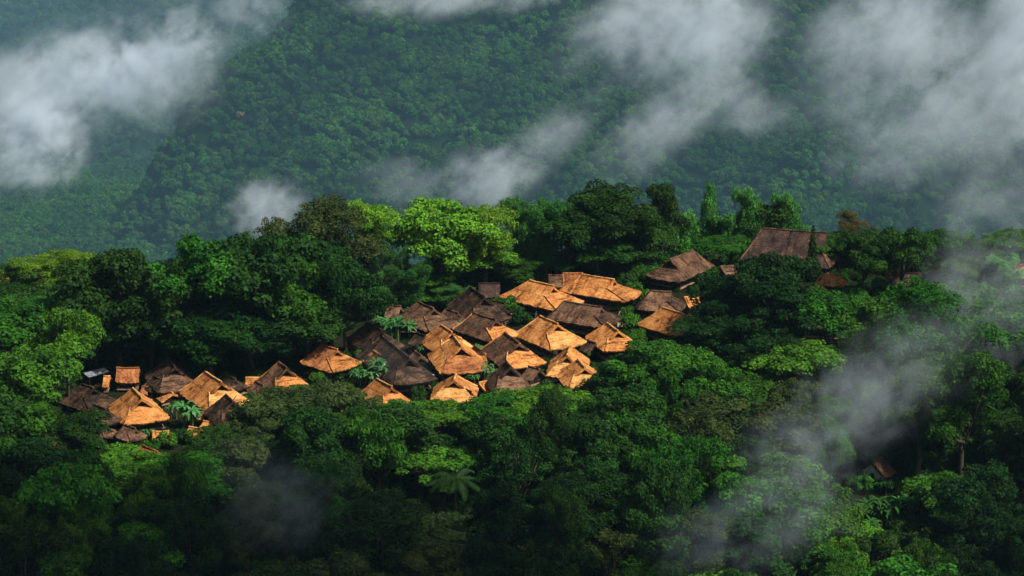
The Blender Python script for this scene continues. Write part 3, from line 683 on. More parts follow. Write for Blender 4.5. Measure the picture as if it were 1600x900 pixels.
# ------------------------------------------------------------------ hero trees
GB = 'tall trees behind the village'
GF = 'trees at the foot of the village'
T = [
 # u, vtop, vbase, width px, shape, species, label, group
 (30,455,590,150,'broad2','mid','mid green tree at the left edge below the yellow green one',GF),
 (85,392,480,118,'fine1','lime','yellow green domed tree at the upper left edge of the village terrace',GB),
 (20,415,480,80,'fine1','mid','dull green tree at the left edge left of the yellow green dome',GB),
 (190,375,585,160,'broad1','dark','tall dark evergreen with a rounded top at the left of the tree wall',GB),
 (150,430,575,110,'broad2','dark','smaller dark tree on the left of the tall dark evergreen',GB),
 (262,402,590,100,'broad2','dark','lower dark tree in the gap between two tall dark evergreens',GB),
 (322,355,580,160,'broad1','mid','broad dark evergreen in the middle of the left tree wall',GB),
 (398,350,570,160,'broad2','dark','dark evergreen right of the middle of the left tree wall',GB),
 (455,385,560,165,'broad1','mid','dark evergreen in front of the grey olive giant',GB),
 (432,338,480,54,'sparse','olive','thin airy tree with bare twigs poking above the dark canopy',GB),
 (505,307,500,185,'fine2','olive','grey olive giant tree with the highest crown left of centre',GB),
 (572,312,470,110,'fine1','lime','yellow green crown behind the right shoulder of the grey olive giant',GB),
 (540,395,560,120,'broad3','dark','dark wide tree right of the left tree wall, above the lone roof',GB),
 (330,470,600,130,'broad2','dark','dark lower tree above the golden house of the left cluster',GB),
 (480,470,575,110,'broad2','dark','dark lower tree above the lone diamond shaped roof',GB),
 (395,480,585,120,'broad2','deep','deep green tree above the steep brown roof',GB),
 (235,470,585,120,'broad2','deep','deep green tree above the small square rusty roof',GB),
 (610,385,490,70,'bamboo1','bamboo_dark','dark bamboo in the gap right of the grey olive giant',GB),
 (640,410,490,80,'bamboo1','bamboo_dark','dark bamboo in front of the bright green tree',GB),
 (580,420,500,80,'bamboo1','bamboo_dark','dark bamboo right of the left tree wall',GB),
 (686,318,470,124,'broad2','bright','bright green domed tree behind the centre of the village',GB),
 (756,320,460,104,'fine1','lime','pale lime green tree right of the bright green dome',GB),
 (735,385,455,110,'broad2','bright','lower bright green tree hanging over the reddish roofs',GB),
 (660,430,480,80,'tall2','mid','mid green tree under the bright green dome, left',GB),
 (700,440,480,80,'bamboo2','bamboo_dark','bamboo thicket under the bright green dome',GB),
 (818,312,440,80,'bamboo1','bamboo_dark','bamboo with an arching tip left of the great dark tree',GB),
 (850,312,440,80,'bamboo1','bamboo_dark','bamboo with broad plumes beside the great dark tree',GB),
 (890,330,440,96,'broad2','dark','dark shoulder tree left of the great dark tree',GB),
 (955,293,430,170,'big1','dark','great dark tree crowning the ridge in the middle',GB),
 (1010,350,425,100,'broad1','dark','dark tree at the right shoulder of the great dark tree',GB),
 (1034,286,415,56,'tall2','dark','slender dark tree rising above the right shoulder of the great dark tree',GB),
 (800,400,450,80,'tall2','dark','dark tree behind the wide orange house at the top',GB),
 (870,395,432,90,'broad2','dark','dark tree just behind the top row of roofs',GB),
 (935,368,436,110,'broad2','dark','low dark tree filling the space under the great dark tree',GB),
 (985,372,428,100,'broad1','dark','low dark tree between the great dark tree and the brown house',GB),
 (1066,326,405,64,'bamboo2','bamboo','pale bamboo right of the slender dark tree',GB),
 (1112,286,402,46,'plume','bamboo','tallest pale bamboo plume on the ridge',GB),
 (1088,335,410,64,'bamboo2','bamboo','pale bamboo at the foot of the tallest plume, left',GB),
 (1140,330,405,66,'bamboo2','bamboo','pale bamboo at the foot of the tallest plume, right',GB),
 (1175,292,395,62,'bamboo2','bamboo','bamboo with arching tips left behind the great hall',GB),
 (1195,318,390,84,'tall2','dark','dark tree rising behind the left end of the great hall',GB),
 (1236,300,372,60,'bamboo2','bamboo','bamboo with a curved tip behind the great hall',GB),
 (1075,365,405,70,'broad2','mid','green tree behind the brown house above the cluster',GB),
 (1140,370,420,80,'broad2','mid','green tree left of the great hall',GB),
 (1268,350,440,19,'cypress','dark','narrow dark columnar tree standing before the great hall',GB),
 (1328,330,410,54,'fine2','rust','rust tinted airy tree right of the great hall',GB),
 (1310,365,420,80,'broad2','mid','fresh green tree under the rust tinted one',GB),
 (1350,360,465,96,'broad3','dark','dark spreading tree with visible boughs right of the great hall',GB),
 (1408,357,470,76,'umbrella','dark','umbrella shaped dark tree with a forked trunk on the right',GB),
 (1468,357,450,70,'broad2','mid','rounded tree veiled by mist right of the umbrella shaped tree',GB),
 (1535,372,445,80,'fine2','mid','misty green tree at the right ridge',GB),
 (1590,358,440,80,'broad2','mid','misty green tree at the right edge of the ridge',GB),
 (1500,400,455,80,'broad2','mid','low misty green tree between the ridge trees at the right',GB),
 (1570,400,465,70,'bamboo1','bamboo','misty bamboo near the right edge',GB),
 # the huge tree on the right and what stands round it
 (1198,384,560,100,'broad2','deep','huge dark tree in front of the great hall, its highest crown',GF),
 (1138,422,560,122,'broad1','deep','dark crown left of the huge tree, over the small orange shed',GF),
 (1122,478,575,104,'broad2','deep','dark lower crown left of the huge tree',GF),
 (1215,430,590,100,'tall1','deep','dark crown at the right shoulder of the huge tree',GF),
 (1170,480,600,130,'broad1','deep','dark lower crown of the huge tree cluster',GF),
 (1290,448,575,100,'broad2','mid','green tree in front of the half covered roof',GF),
 (1350,455,590,110,'broad1','mid','green tree below the umbrella shaped tree',GF),
 (1245,520,650,130,'broad2','fresh','yellowish green tree right of the huge tree cluster',GF),
 (1310,540,660,110,'broad2','fresh','yellowish green tree in the middle of the right slope',GF),
 (1450,425,700,215,'fine2','mid','giant pale green tree veiled by smoke on the right slope',GF),
 (1400,500,690,120,'fine1','mid','pale green bough tree left of the giant veiled tree',GF),
 (1430,545,770,130,'fine2','mid','pale green tree below the giant veiled tree, in front of it',GF),
 (1500,530,770,140,'fine1','mid','broad fine leaved tree at the right foot of the giant veiled tree',GF),
 (1352,580,735,80,'fine2','fresh','smoke veiled fresh green tree just behind the lone hut',GF),
 (1560,440,610,150,'broad2','mid','smoke veiled green tree near the right edge',GF),
 (1500,430,560,90,'broad1','mid','smoke veiled tree behind the giant pale green tree',GF),
 # front rim under the village
 (1010,522,650,130,'broad1','mid','green tree right of the last orange house, in front',GF),
 (966,556,655,84,'tall2','dark','dark green tree just right of the last orange house',GF),
 (1090,535,670,140,'broad3','mid','wide green tree below the orange house under the huge tree',GF),
 (1150,575,690,110,'broad2','mid','green tree below the huge tree cluster',GF),
 (905,612,700,80,'broad2','mid','green treetop right under the last orange house',GF),
 (850,597,690,100,'broad2','fresh','fresh green treetop below the dark cone shaped house',GF),
 (770,612,700,100,'broad2','mid','green treetop below the small orange roof',GF),
 (690,618,700,110,'broad1','fresh','bright green treetop below the sunken orange house',GF),
 (625,622,700,80,'broad2','fresh','fresh green treetop below the orange roof at the long dark house',GF),
 (535,592,700,130,'broad3','olive','olive green tree below the lone diamond shaped roof',GF),
 (455,600,700,110,'broad2','olive','olive green tree below the steep brown roof',GF),
 (405,625,710,90,'broad1','olive','olive green tree right of the dark house with crossed horns',GF),
 (350,672,760,110,'broad2','dark','dark treetop below the dark house with crossed horns',GF),
 (110,470,650,100,'broad1','fresh','fresh green tree on the left above the nearly black house',GF),
 (60,530,690,130,'broad2','fresh','large fresh green tree at the left edge with layered boughs',GF),
 (20,600,740,120,'broad2','mid','mid green tree at the left edge, half way down',GF),
 (120,640,740,90,'broad2','dark','dark green tree in front of the nearly black house',GF),
 (60,660,760,110,'fine1','olive','olive green tree in the lower left',GF),
 (205,700,790,110,'broad2','fresh','bright green tree below the low broad orange roof',GF),
 (250,715,800,90,'broad2','bright','vivid green low tree at the front left of the village',GF),
 (160,745,830,100,'tall2','fresh','vivid green tree lower left among black shade',GF),
 (1085,790,960,120,'fine2','olive','olive tree wrapped in thin smoke at the bottom right of centre',GF),
 (1110,610,760,110,'tall1','olive','tapering olive tree in the middle of the right slope',GF),
 (1130,868,990,170,'broad3','bright','bright green treetop at the bottom edge right of centre',GF),
 (1290,770,900,110,'broad1','mid','mid green tree below the lone hut, left',GF),
 (1340,815,920,110,'umbrella','bright','light green layered tree under the banana plants at the lower right',GF),
 (1480,735,840,90,'broad2','mid','rounded green tree right of the banana plants at the lower right',GF),
 (1545,725,850,70,'broad2','dark','rounded dark tree near the lower right edge',GF),
 (835,865,960,60,'tall2','fresh','vivid green pointed treetop at the bottom edge',GF),
 (690,690,800,130,'umbrella','fresh','flat topped feathery green tree behind the palm',GF),
]
for (u, vt, vb, wp, shp, sp, lab, grp) in T:
    tree_px(u, vt, vb, wp, shp, sp, lab, grp)

# ------------------------------------------------------------------ forest fill
def region(u): return ['far left', 'left', 'left of centre', 'centre', 'right of centre', 'right', 'far right'][min(6, max(0, int(u / 1600 * 7)))]
LOOK = {'dark': 'dark green', 'deep': 'very dark green', 'mid': 'mid green', 'fresh': 'fresh green', 'olive': 'olive green', 'bright': 'bright green', 'rust': 'rust tinted'}
SHP = {'broad1': 'broad', 'broad2': 'rounded', 'broad3': 'wide spreading', 'tall1': 'tall', 'tall2': 'slim', 'umbrella': 'flat topped', 'fine1': 'fine leaved', 'fine2': 'fine leaved tall', 'sparse': 'airy', 'big1': 'great'}
FRONT = [(-60,600),(60,600),(110,640),(150,690),(195,715),(280,712),(330,690),(380,655),(400,625),(430,607),(480,602),(560,604),(590,632),(680,632),(720,640),(760,622),(800,612),(850,608),(905,615),(935,600),(960,560),(1000,535),(1060,540),(1110,575),(1180,600),(1250,530),(1350,560),(1450,560),(1660,540)]
used = [(t[0], t[2]) for t in T]
KEEP = [(1330, 708, 1395, 748), (1350, 775, 1430, 830), (680, 735, 745, 775), (1540, 580, 1562, 618)]
def ok_front(u, vt, wpx, vb):
    for k in (-.5, -.25, 0, .25, .5):
        if vt < interp(FRONT, u + k * wpx) + abs(k) * -10: return False
    for (a, b, c, d) in KEEP:
        if u + wpx * .42 > a and u - wpx * .42 < c and vt < d and vb > b + 10: return False
    return True
count = 0
v = 640.0
placed = []
rows = []
y = 556.0
while y > 462:
    span = y * .1763 + 14
    x = -span + rnd.uniform(0, 6)
    while x < span:
        rows.append((x + rnd.uniform(-3, 3), y + rnd.uniform(-3, 3))); x += rnd.uniform(8.5, 12.0)
    y -= 7.6
for (x, y) in rows:
    if y > interp(EDGE, x) + 1: continue
    g = ground(x, y); u, vb = proj((x, y, g))
    if not (-80 < u < 1680) or rnd.random() < .10: continue
    px = FPX / (y * CP + (CAM_Z - g) * SP)
    done = False
    for tries in range(5):
        h = rnd.uniform(14, 24) * (1 - .14 * tries); wd = rnd.uniform(8.5, 15.0) * (1 - .07 * tries)
        vt = proj((x, y, g + h))[1]
        if vt > 930: done = None; break
        if ok_front(u, vt, wd * px, vb): done = True; break
    if not done: continue
    if any(abs(a - u) < 26 and abs(b - vb) < 26 for a, b in used): continue
    used.append((u, vb))
    nz = mnoise.noise(Vector((x * .03, y * .05, 7)))
    # darker kinds left, low middle and lower right also put shade into the colour
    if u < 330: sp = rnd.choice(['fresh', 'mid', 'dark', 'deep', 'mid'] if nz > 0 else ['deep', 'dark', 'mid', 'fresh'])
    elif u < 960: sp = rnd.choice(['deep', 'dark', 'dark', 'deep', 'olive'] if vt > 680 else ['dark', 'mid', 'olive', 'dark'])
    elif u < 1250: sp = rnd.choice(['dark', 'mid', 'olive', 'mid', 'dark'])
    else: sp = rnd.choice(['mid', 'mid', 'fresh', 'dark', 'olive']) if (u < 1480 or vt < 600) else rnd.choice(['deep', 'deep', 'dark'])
    shp = rnd.choice(['broad1', 'broad2', 'broad3', 'tall1', 'tall2', 'tall1', 'tall2', 'fine1', 'fine2', 'fine2', 'sparse'])
    rowp = 'just under the village' if vt < 690 else ('half way down the slope' if vt < 790 else 'at the bottom edge')
    lab = f'{SHP[shp]} {LOOK[sp]} tree {rowp}, {region(u)}'
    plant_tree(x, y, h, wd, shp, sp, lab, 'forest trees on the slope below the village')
    count += 1
print('front fill', count)
# fill behind the village: below the skyline of the named trees
SKY = [(-60,440),(40,425),(130,425),(150,400),(235,400),(262,415),(290,385),(400,372),(470,360),(600,370),(625,420),(650,370),(690,345),(790,345),(820,360),(880,350),(930,320),(1040,330),(1070,350),(1112,350),(1160,350),(1240,350),(1260,380),(1320,370),(1370,380),(1430,385),(1500,405),(1600,385),(1700,385)]
BACKV = [(-60,470),(130,560),(470,560),(560,490),(700,440),(860,425),(1010,420),(1120,395),(1330,415),(1450,440),(1700,450)]
cb = 0
y = 556.0
while y < 668:
    span = y * .1763 + 12; x = -span
    while x < span:
        xx, yy = x + rnd.uniform(-3, 3), y + rnd.uniform(-3, 3); x += rnd.uniform(11, 15)
        g = ground(xx, yy); u, vb = proj((xx, yy, g))
        if vb > interp(BACKV, u): continue
        if any(abs(h[5] - yy) < 9 and abs(h[6] - xx) < 11 for h in HOUSES): continue
        for tries in range(5):
            h = rnd.uniform(15, 25) * (1 - .16 * tries); wd = rnd.uniform(11, 16) * (1 - .08 * tries)
            vt = proj((xx, yy, g + h))[1]; px = FPX / (yy + 50)
            if all(vt > interp(SKY, u + k * wd * px) + abs(k) * -12 for k in (-.4, 0, .4)): break
        else: continue
        if any(abs(a - u) < 28 and abs(b - vb) < 16 for a, b in used): continue
        # nothing may hide a house standing behind it
        if any(h_[5] > yy and u + wd * px * .45 > h_[0] and u - wd * px * .45 < h_[2] and vt < h_[3] for h_ in HOUSES if h_[4] in ('the great hall', 'the wide roof behind the branching tree', 'the brown house above the cluster')): continue
        used.append((u, vb))
        sp = rnd.choice(['dark', 'dark', 'deep', 'mid']) if u < 1040 else rnd.choice(['mid', 'dark', 'mid'])
        shp = rnd.choice(['broad1', 'broad2', 'broad3', 'broad2'] if u < 600 else ['broad1', 'broad2', 'tall1', 'tall2', 'broad2'])
        lab = f'{SHP[shp]} {LOOK[sp]} tree in the wood behind the village, {region(u)}'
        plant_tree(xx, yy, h, wd, shp, sp, lab, 'trees of the wood behind the village'); cb += 1
    y += 10
print('back fill', cb)

# ------------------------------------------------------------------ village greenery
def shrub_px(u, v, wpx, sp='fresh', k=None, name='shrub'):
    p = at_ground(u, v); s = wpx * (p.y + 45) / FPX / 5.0
    fo, st = SHRUBS[rnd.randrange(3) if k is None else k]
    e = empty(name, p, rnd.random() * 6.28, (s, s, s * rnd.uniform(.85, 1.2)))
    tag(e, f'leafy {LOOK.get(sp, "green")} bush {nearest(u, v)}', 'bush', 'bushes among the village houses')
    link('foliage', fo, e, FOL[sp]); link('stem', st, e)
def banana_px(u, v, hpx, sp='banana'):
    p = at_ground(u, v); s = 1.18 * hpx * (p.y + 45) / FPX / 5.0
    l, st = BAN[rnd.randrange(3)]
    e = empty('banana_plant', p, rnd.random() * 6.28, (s, s, s))
    tag(e, f'pale green banana plant {nearest(u, v)}', 'banana plant', 'banana plants of the village')
    link('leaves', l, e, FOL[sp]); link('stem', st, e)
for (u, v, h) in [(276,655,26),(304,664,24),(232,690,22),(520,590,28),(660,560,20),(706,560,22),(766,528,18),(822,548,18),(860,600,20),(936,560,20),(640,505,26),(592,520,26),(288,668,44),(622,535,42),(605,528,34),(640,530,30),(590,600,44),(605,602,40),(578,606,30),(716,522,24),(728,520,20),(745,560,24),(760,596,32),(772,600,26),(560,600,26),(985,460,18),(740,603,20),(835,585,16),(1004,425,16)]:
    banana_px(u, v, h)
for (u, v, h) in [(1372,820,50),(1392,830,44),(1420,810,42),(1360,840,36),(1385,775,26),(220,668,24)]:
    banana_px(u, v, h, 'bamboo_dark' if u > 1300 else 'banana')
for (u, v, wd, sp) in [(795,498,44,'mid'),(812,506,40,'dark'),(780,486,30,'mid'),(775,478,30,'dark'),(960,482,26,'fresh'),(985,520,40,'fresh'),(1000,532,34,'fresh'),(990,470,40,'mid'),(1010,478,30,'fresh'),
        (980,500,30,'fresh'),(1000,440,40,'mid'),(1030,440,46,'fresh'),(1060,445,36,'mid'),(985,445,40,'dark'),(1085,440,34,'fresh'),(1110,440,36,'mid'),(905,545,22,'fresh'),(915,560,28,'fresh'),(922,590,28,'mid'),(845,590,24,'mid'),
        (565,572,30,'mid'),(550,590,40,'fresh'),(520,596,36,'mid'),(500,600,34,'fresh'),(580,560,24,'dark'),(690,475,44,'bright'),(705,478,34,'fresh'),(670,470,24,'mid'),(640,480,30,'mid'),(600,495,26,'dark'),(255,620,28,'mid'),(240,640,20,'dark'),
        (280,640,26,'mid'),(225,690,30,'fresh'),(240,592,22,'dark'),(200,690,34,'fresh'),(395,612,24,'mid'),(390,640,30,'mid'),(275,556,50,'mid'),(320,552,40,'mid'),(130,650,26,'fresh'),(665,600,30,'fresh'),(640,608,34,'mid'),(690,560,24,'mid'),
        (745,550,24,'dark'),(870,545,20,'dark'),(800,552,20,'mid'),(1100,455,40,'dark'),(1075,432,26,'dark'),(1130,440,40,'fresh'),(990,545,40,'mid'),(1070,540,40,'dark'),(1275,470,40,'mid'),(1330,470,40,'mid'),(1240,445,30,'mid'),(1340,480,40,'mid'),
        (1420,480,44,'mid'),(1480,470,44,'mid'),(1380,490,40,'mid'),(820,430,36,'mid'),(800,440,30,'bamboo'),(780,430,40,'mid'),(1000,410,40,'dark'),(1420,800,50,'mid'),(1310,790,50,'mid'),(1350,770,40,'fresh'),(1440,840,50,'mid'),(1300,840,50,'mid'),
        (236,706,34,'mid'),(262,700,36,'fresh'),(300,694,34,'mid'),(322,684,30,'dark'),(283,690,30,'dark'),(212,700,30,'dark'),(1375,462,40,'mid'),(1430,462,40,'mid'),(1470,820,50,'dark'),(1550,770,46,'fresh'),(1505,810,36,'fresh'),(1390,765,34,'dark'),(1330,765,30,'fresh')]:
    shrub_px(u, v, wd, sp)
e = shrub_px  # (kept short: the flowering bush below is built the same way)
p = at_ground(1545, 900)
fe = empty('flowering_bush', p, .4, (2.2, 2.2, 2.0)); tag(fe, 'dark bush with a few orange red sprigs at the lower right edge', 'bush')
link('foliage', SHRUBS[0][0], fe, FOL['rust']); link('stem', SHRUBS[0][1], fe)
rr_ = np.random.default_rng(4); PP = rr_.normal(size=(60, 3)) * np.array([.35, .35, .25]) + np.array([-.6, -1.0, 3.5])
link('blossom', leaf_mesh('blossom', PP, rr_.normal(size=(60, 3)), np.full(60, .16), np.full(60, .6)), fe, FOL['red'])
# the palm
pp = at_ground(712, 850); pe = empty('palm_tree', pp, .9, (.95, .95, (at_y(712, 748, pp.y).z - pp.z) / 11)); tag(pe, 'dark palm with long arching fronds below the centre of the village', 'palm')
link('frond', PALM[0], pe); link('trunk', PALM[1], pe)

# ------------------------------------------------------------------ small village things
def strip(name, px, w_, mat, label, cat):
    P = [at_ground(u, v) for u, v in px]; m = MB()
    for k in range(len(P) - 1):
        a, b = P[k], P[k + 1]; s = Vector((-(b - a).y, (b - a).x, 0)).normalized() * w_ / 2
        n = 6
        m.grid(lambda i, j: (lambda q: (q.x, q.y, ground(q.x, q.y) + .12 + .05 * (k % 2)))(a.lerp(b, i) + s * (2 * j - 1)), n, 2)
    o = m.build(name, mat); return tag(o, kind='structure')
strip('path', [(972,512),(972,500),(976,485),(984,470),(992,458)], 2.0, PATHM, '', '')
strip('path', [(925,470),(955,481),(962,486)], 4.2, STRAWG, '', '')
strip('path', [(835,500),(800,492)], 1.6, PATHM, '', '')
strip('path', [(862,560),(874,552),(885,566)], 2.0, PATHM, '', '')
strip('path', [(820,612),(835,604)], 4.0, STRAWG, '', '')
def platform(u, v, L, W, rz, mat, label, h=1.1, name='drying_platform'):
    p = at_ground(u, v); e = empty(name, p, rz); tag(e, label, 'platform')
    d = MB()
    n = int(W / .3)
    for k in range(n): d.box((0, -W / 2 + (k + .5) * W / n, h + .01 * (k % 2)), (L, W / n * .86, .08))
    d.build('deck', mat, e)
    for sx in (-1, 1):
        for sy in (-1, 1): MB().tube([(sx * L * .44, sy * W * .42, -.5), (sx * L * .44, sy * W * .42, h)], .08, 6).build('leg', WOOD, e)
platform(896, 506, 7.5, 1.5, -.12, WOODL, 'pale plank platform under the front eave of the long brown roof')
platform(818, 486, 4.2, 1.2, -.15, WOODL, 'pale bamboo platform under the left eave of the wide orange house')
platform(665, 545, 3.4, 1.4, .4, WOODL, 'weathered drying platform left of the wide gabled orange house')
platform(640, 533, 4.5, .7, -.15, WOODL, 'narrow pale walkway reaching to the orange house behind the wide gable', 1.8, 'walkway')
platform(790, 600, 3.6, 2.2, .3, WOODL, 'little pale platform right of the dark cone shaped house')
platform(866, 606, 3.2, 1.6, .1, WHITE, 'whitish tabletop below the golden fronted house', 1.4, 'table')
p = at_ground(152, 604); e_ = empty('metal_sheet_roof', p, .75); tag(e_, 'pale corrugated sheet roof on posts beside the tiny shed at the far left', 'shelter')
m = MB()
m.grid(lambda i, j: (lerp(-2.6, 2.6, i), lerp(-.9, .9, j), 2.6 + .5 * j + .05 * math.sin(i * 60)), 80, 2); ms_ = m.build('sheet', METAL, e_); ms_.modifiers.new('t', 'SOLIDIFY').thickness = .03
for sx in (-2.3, 2.3):
    for sy in (-.8, .8): MB().tube([(sx, sy, -.3), (sx, sy, 2.6)], .07, 5).build('post', WOOD, e_)
def cloth(u, v, h, label, z=1.8):
    p = at_ground(u, v); e = empty('hanging_cloth', p, .3); tag(e, label, 'cloth')
    m = MB(); m.grid(lambda i, j: (lerp(-.5, .5, i), .12 * math.sin(i * 9) + .05 * j, z - h * j * (1 - .1 * math.sin(i * 5))), 10, 5)
    o = m.build('fabric', WHITE, e); o.modifiers.new('t', 'SOLIDIFY').thickness = .03
    MB().tube([(-.9, 0, -.2), (-.9, 0, z + .1)], .05, 5).build('pole', WOOD, e); MB().tube([(.9, 0, -.2), (.9, 0, z + .1)], .05, 5).build('pole', WOOD, e)
    MB().tube([(-.9, 0, z), (.9, 0, z)], .02, 4).build('line', WOOD, e)
cloth(676, 600, 1.3, 'white cloth hanging on poles left of the sunken orange house')
cloth(958, 470, .8, 'white cloth drying under the right end of the longest orange house')
cloth(925, 466, .6, 'small pale cloth drying under the middle of the longest orange house')
cloth(868, 562, .7, 'pale cloth hanging under the front eave of the large central orange house')
for (u, v, L, H, lab) in [(1556, 660, 3.2, 3.0, 'pale wall fragment glimpsed through black foliage near the right edge, lower one'),
                          (1552, 617, 4.2, 5.6, 'bright pale building wall glimpsed through foliage near the right edge, upper one'),
                          (140, 478, 8, 2.6, 'pale wall showing between the trunks at the upper left'),
                          (48, 458, 9, 2.6, 'pale wall showing under the yellow green tree at the upper left'),
                          (1310, 508, 7, 2.4, 'pale wall beneath the half covered grey brown roof')]:
    p = at_ground(u, v); e_ = empty('wall_fragment', p, rnd.uniform(-.2, .2)); tag(e_, lab, 'wall')
    MB().box((0, 0, H / 2 - .3), (L, .25, H)).build('wall', PLASTER, e_)
    MB().box((0, 0, H - .28), (L + .5, .6, .14)).build('coping', WOOD, e_)
def fence(px, label):
    P = [at_ground(u, v) for u, v in px]; e = empty('pole_fence', P[0]); tag(e, label, 'fence'); o0 = P[0]
    for k in range(len(P) - 1):
        a, b = P[k], P[k + 1]; n = max(2, int((b - a).length / 1.2))
        for q in range(n + (k == len(P) - 2)):
            c = a.lerp(b, q / n); g = ground(c.x, c.y); c = Vector((c.x, c.y, g)) - o0
            MB().tube([c - Vector((0, 0, .3)), c + Vector((rnd.uniform(-.05, .05), 0, rnd.uniform(1.1, 1.4)))], .05, 5).build('post', WOODL, e)
        for hz in (.5, .95): MB().tube([a - o0 + Vector((0, 0, hz)), b - o0 + Vector((0, 0, hz))], .035, 5).build('rail', WOODL, e)
fence([(690,604),(730,606)], 'rough pole fence in front of the sunken orange house')
fence([(1068,520),(1055,528),(1040,530)], 'rough pole fence below the orange house under the huge tree')
fence([(770,512),(790,512),(800,505)], 'rough pole fence between the bushes left of the large central orange house')

# the villager: one skinned body, with clothing and head cloth
def villager(u, v, label):
    p = at_ground(u, v); root = empty('person', p + Vector((0, 0, .02)), 2.6); tag(root, label, 'person')
    J = [((0, 0, .95), .15), ((0, 0, 1.2), .15), ((0, 0, 1.42), .17), ((0, 0, 1.53), .06), ((0, 0, 1.62), .09), ((0, 0, 1.74), .075),
         ((.1, 0, .9), .10), ((.12, .02, .5), .07), ((.12, 0, .08), .045), ((.12, .16, .04), .035),
         ((-.1, 0, .9), .10), ((-.12, .05, .5), .07), ((-.12, .02, .08), .045), ((-.12, .18, .04), .035),
         ((.2, 0, 1.42), .06), ((.27, .02, 1.15), .045), ((.24, .2, 1.0), .032), ((.22, .28, .98), .03),
         ((-.2, 0, 1.42), .06), ((-.27, .0, 1.15), .045), ((-.27, .1, .9), .032), ((-.27, .13, .82), .03)]
    E = [(0, 1), (1, 2), (2, 3), (3, 4), (4, 5), (0, 6), (6, 7), (7, 8), (8, 9), (0, 10), (10, 11), (11, 12), (12, 13), (2, 14), (14, 15), (15, 16), (16, 17), (2, 18), (18, 19), (19, 20), (20, 21)]
    me = bpy.data.meshes.new('body'); me.from_pydata([j[0] for j in J], E, []); me.update()
    o = link('body', me, root, SKIN); o.modifiers.new('skin', 'SKIN'); o.modifiers.new('sub', 'SUBSURF').levels = 1; o.modifiers['sub'].render_levels = 2
    for k, j in enumerate(J):
        me.skin_vertices[0].data[k].radius = (j[1], j[1]); me.skin_vertices[0].data[k].use_root = (k == 0)
    c = MB()
    def ring(zs, rs):
        c.grid(lambda i, j: (lambda q: (math.cos(i * 6.2832) * rs[q] * 1.15, math.sin(i * 6.2832) * rs[q] * .85, zs[q]))(round(j * (len(zs) - 1))), 16, len(zs) - 1)
    ring([.88, 1.0, 1.25, 1.42, 1.50], [.21, .20, .20, .21, .09]); c.build('shirt', WHITE, root, True)
    c = MB(); ring([.42, .6, .8, .93], [.26, .24, .21, .20]); c.build('skirt', PLASTER, root, True)
    h = MB(); h.grid(lambda i, j: (math.cos(i * 6.2832) * .125 * math.cos(j * 1.55), math.sin(i * 6.2832) * .125 * math.cos(j * 1.55), 1.66 + .16 * math.sin(j * 1.55)), 14, 5); h.build('head_cloth', WHITE, root, True)
villager(838, 499, 'person in pale clothes and a white head cloth beside the wide orange house')

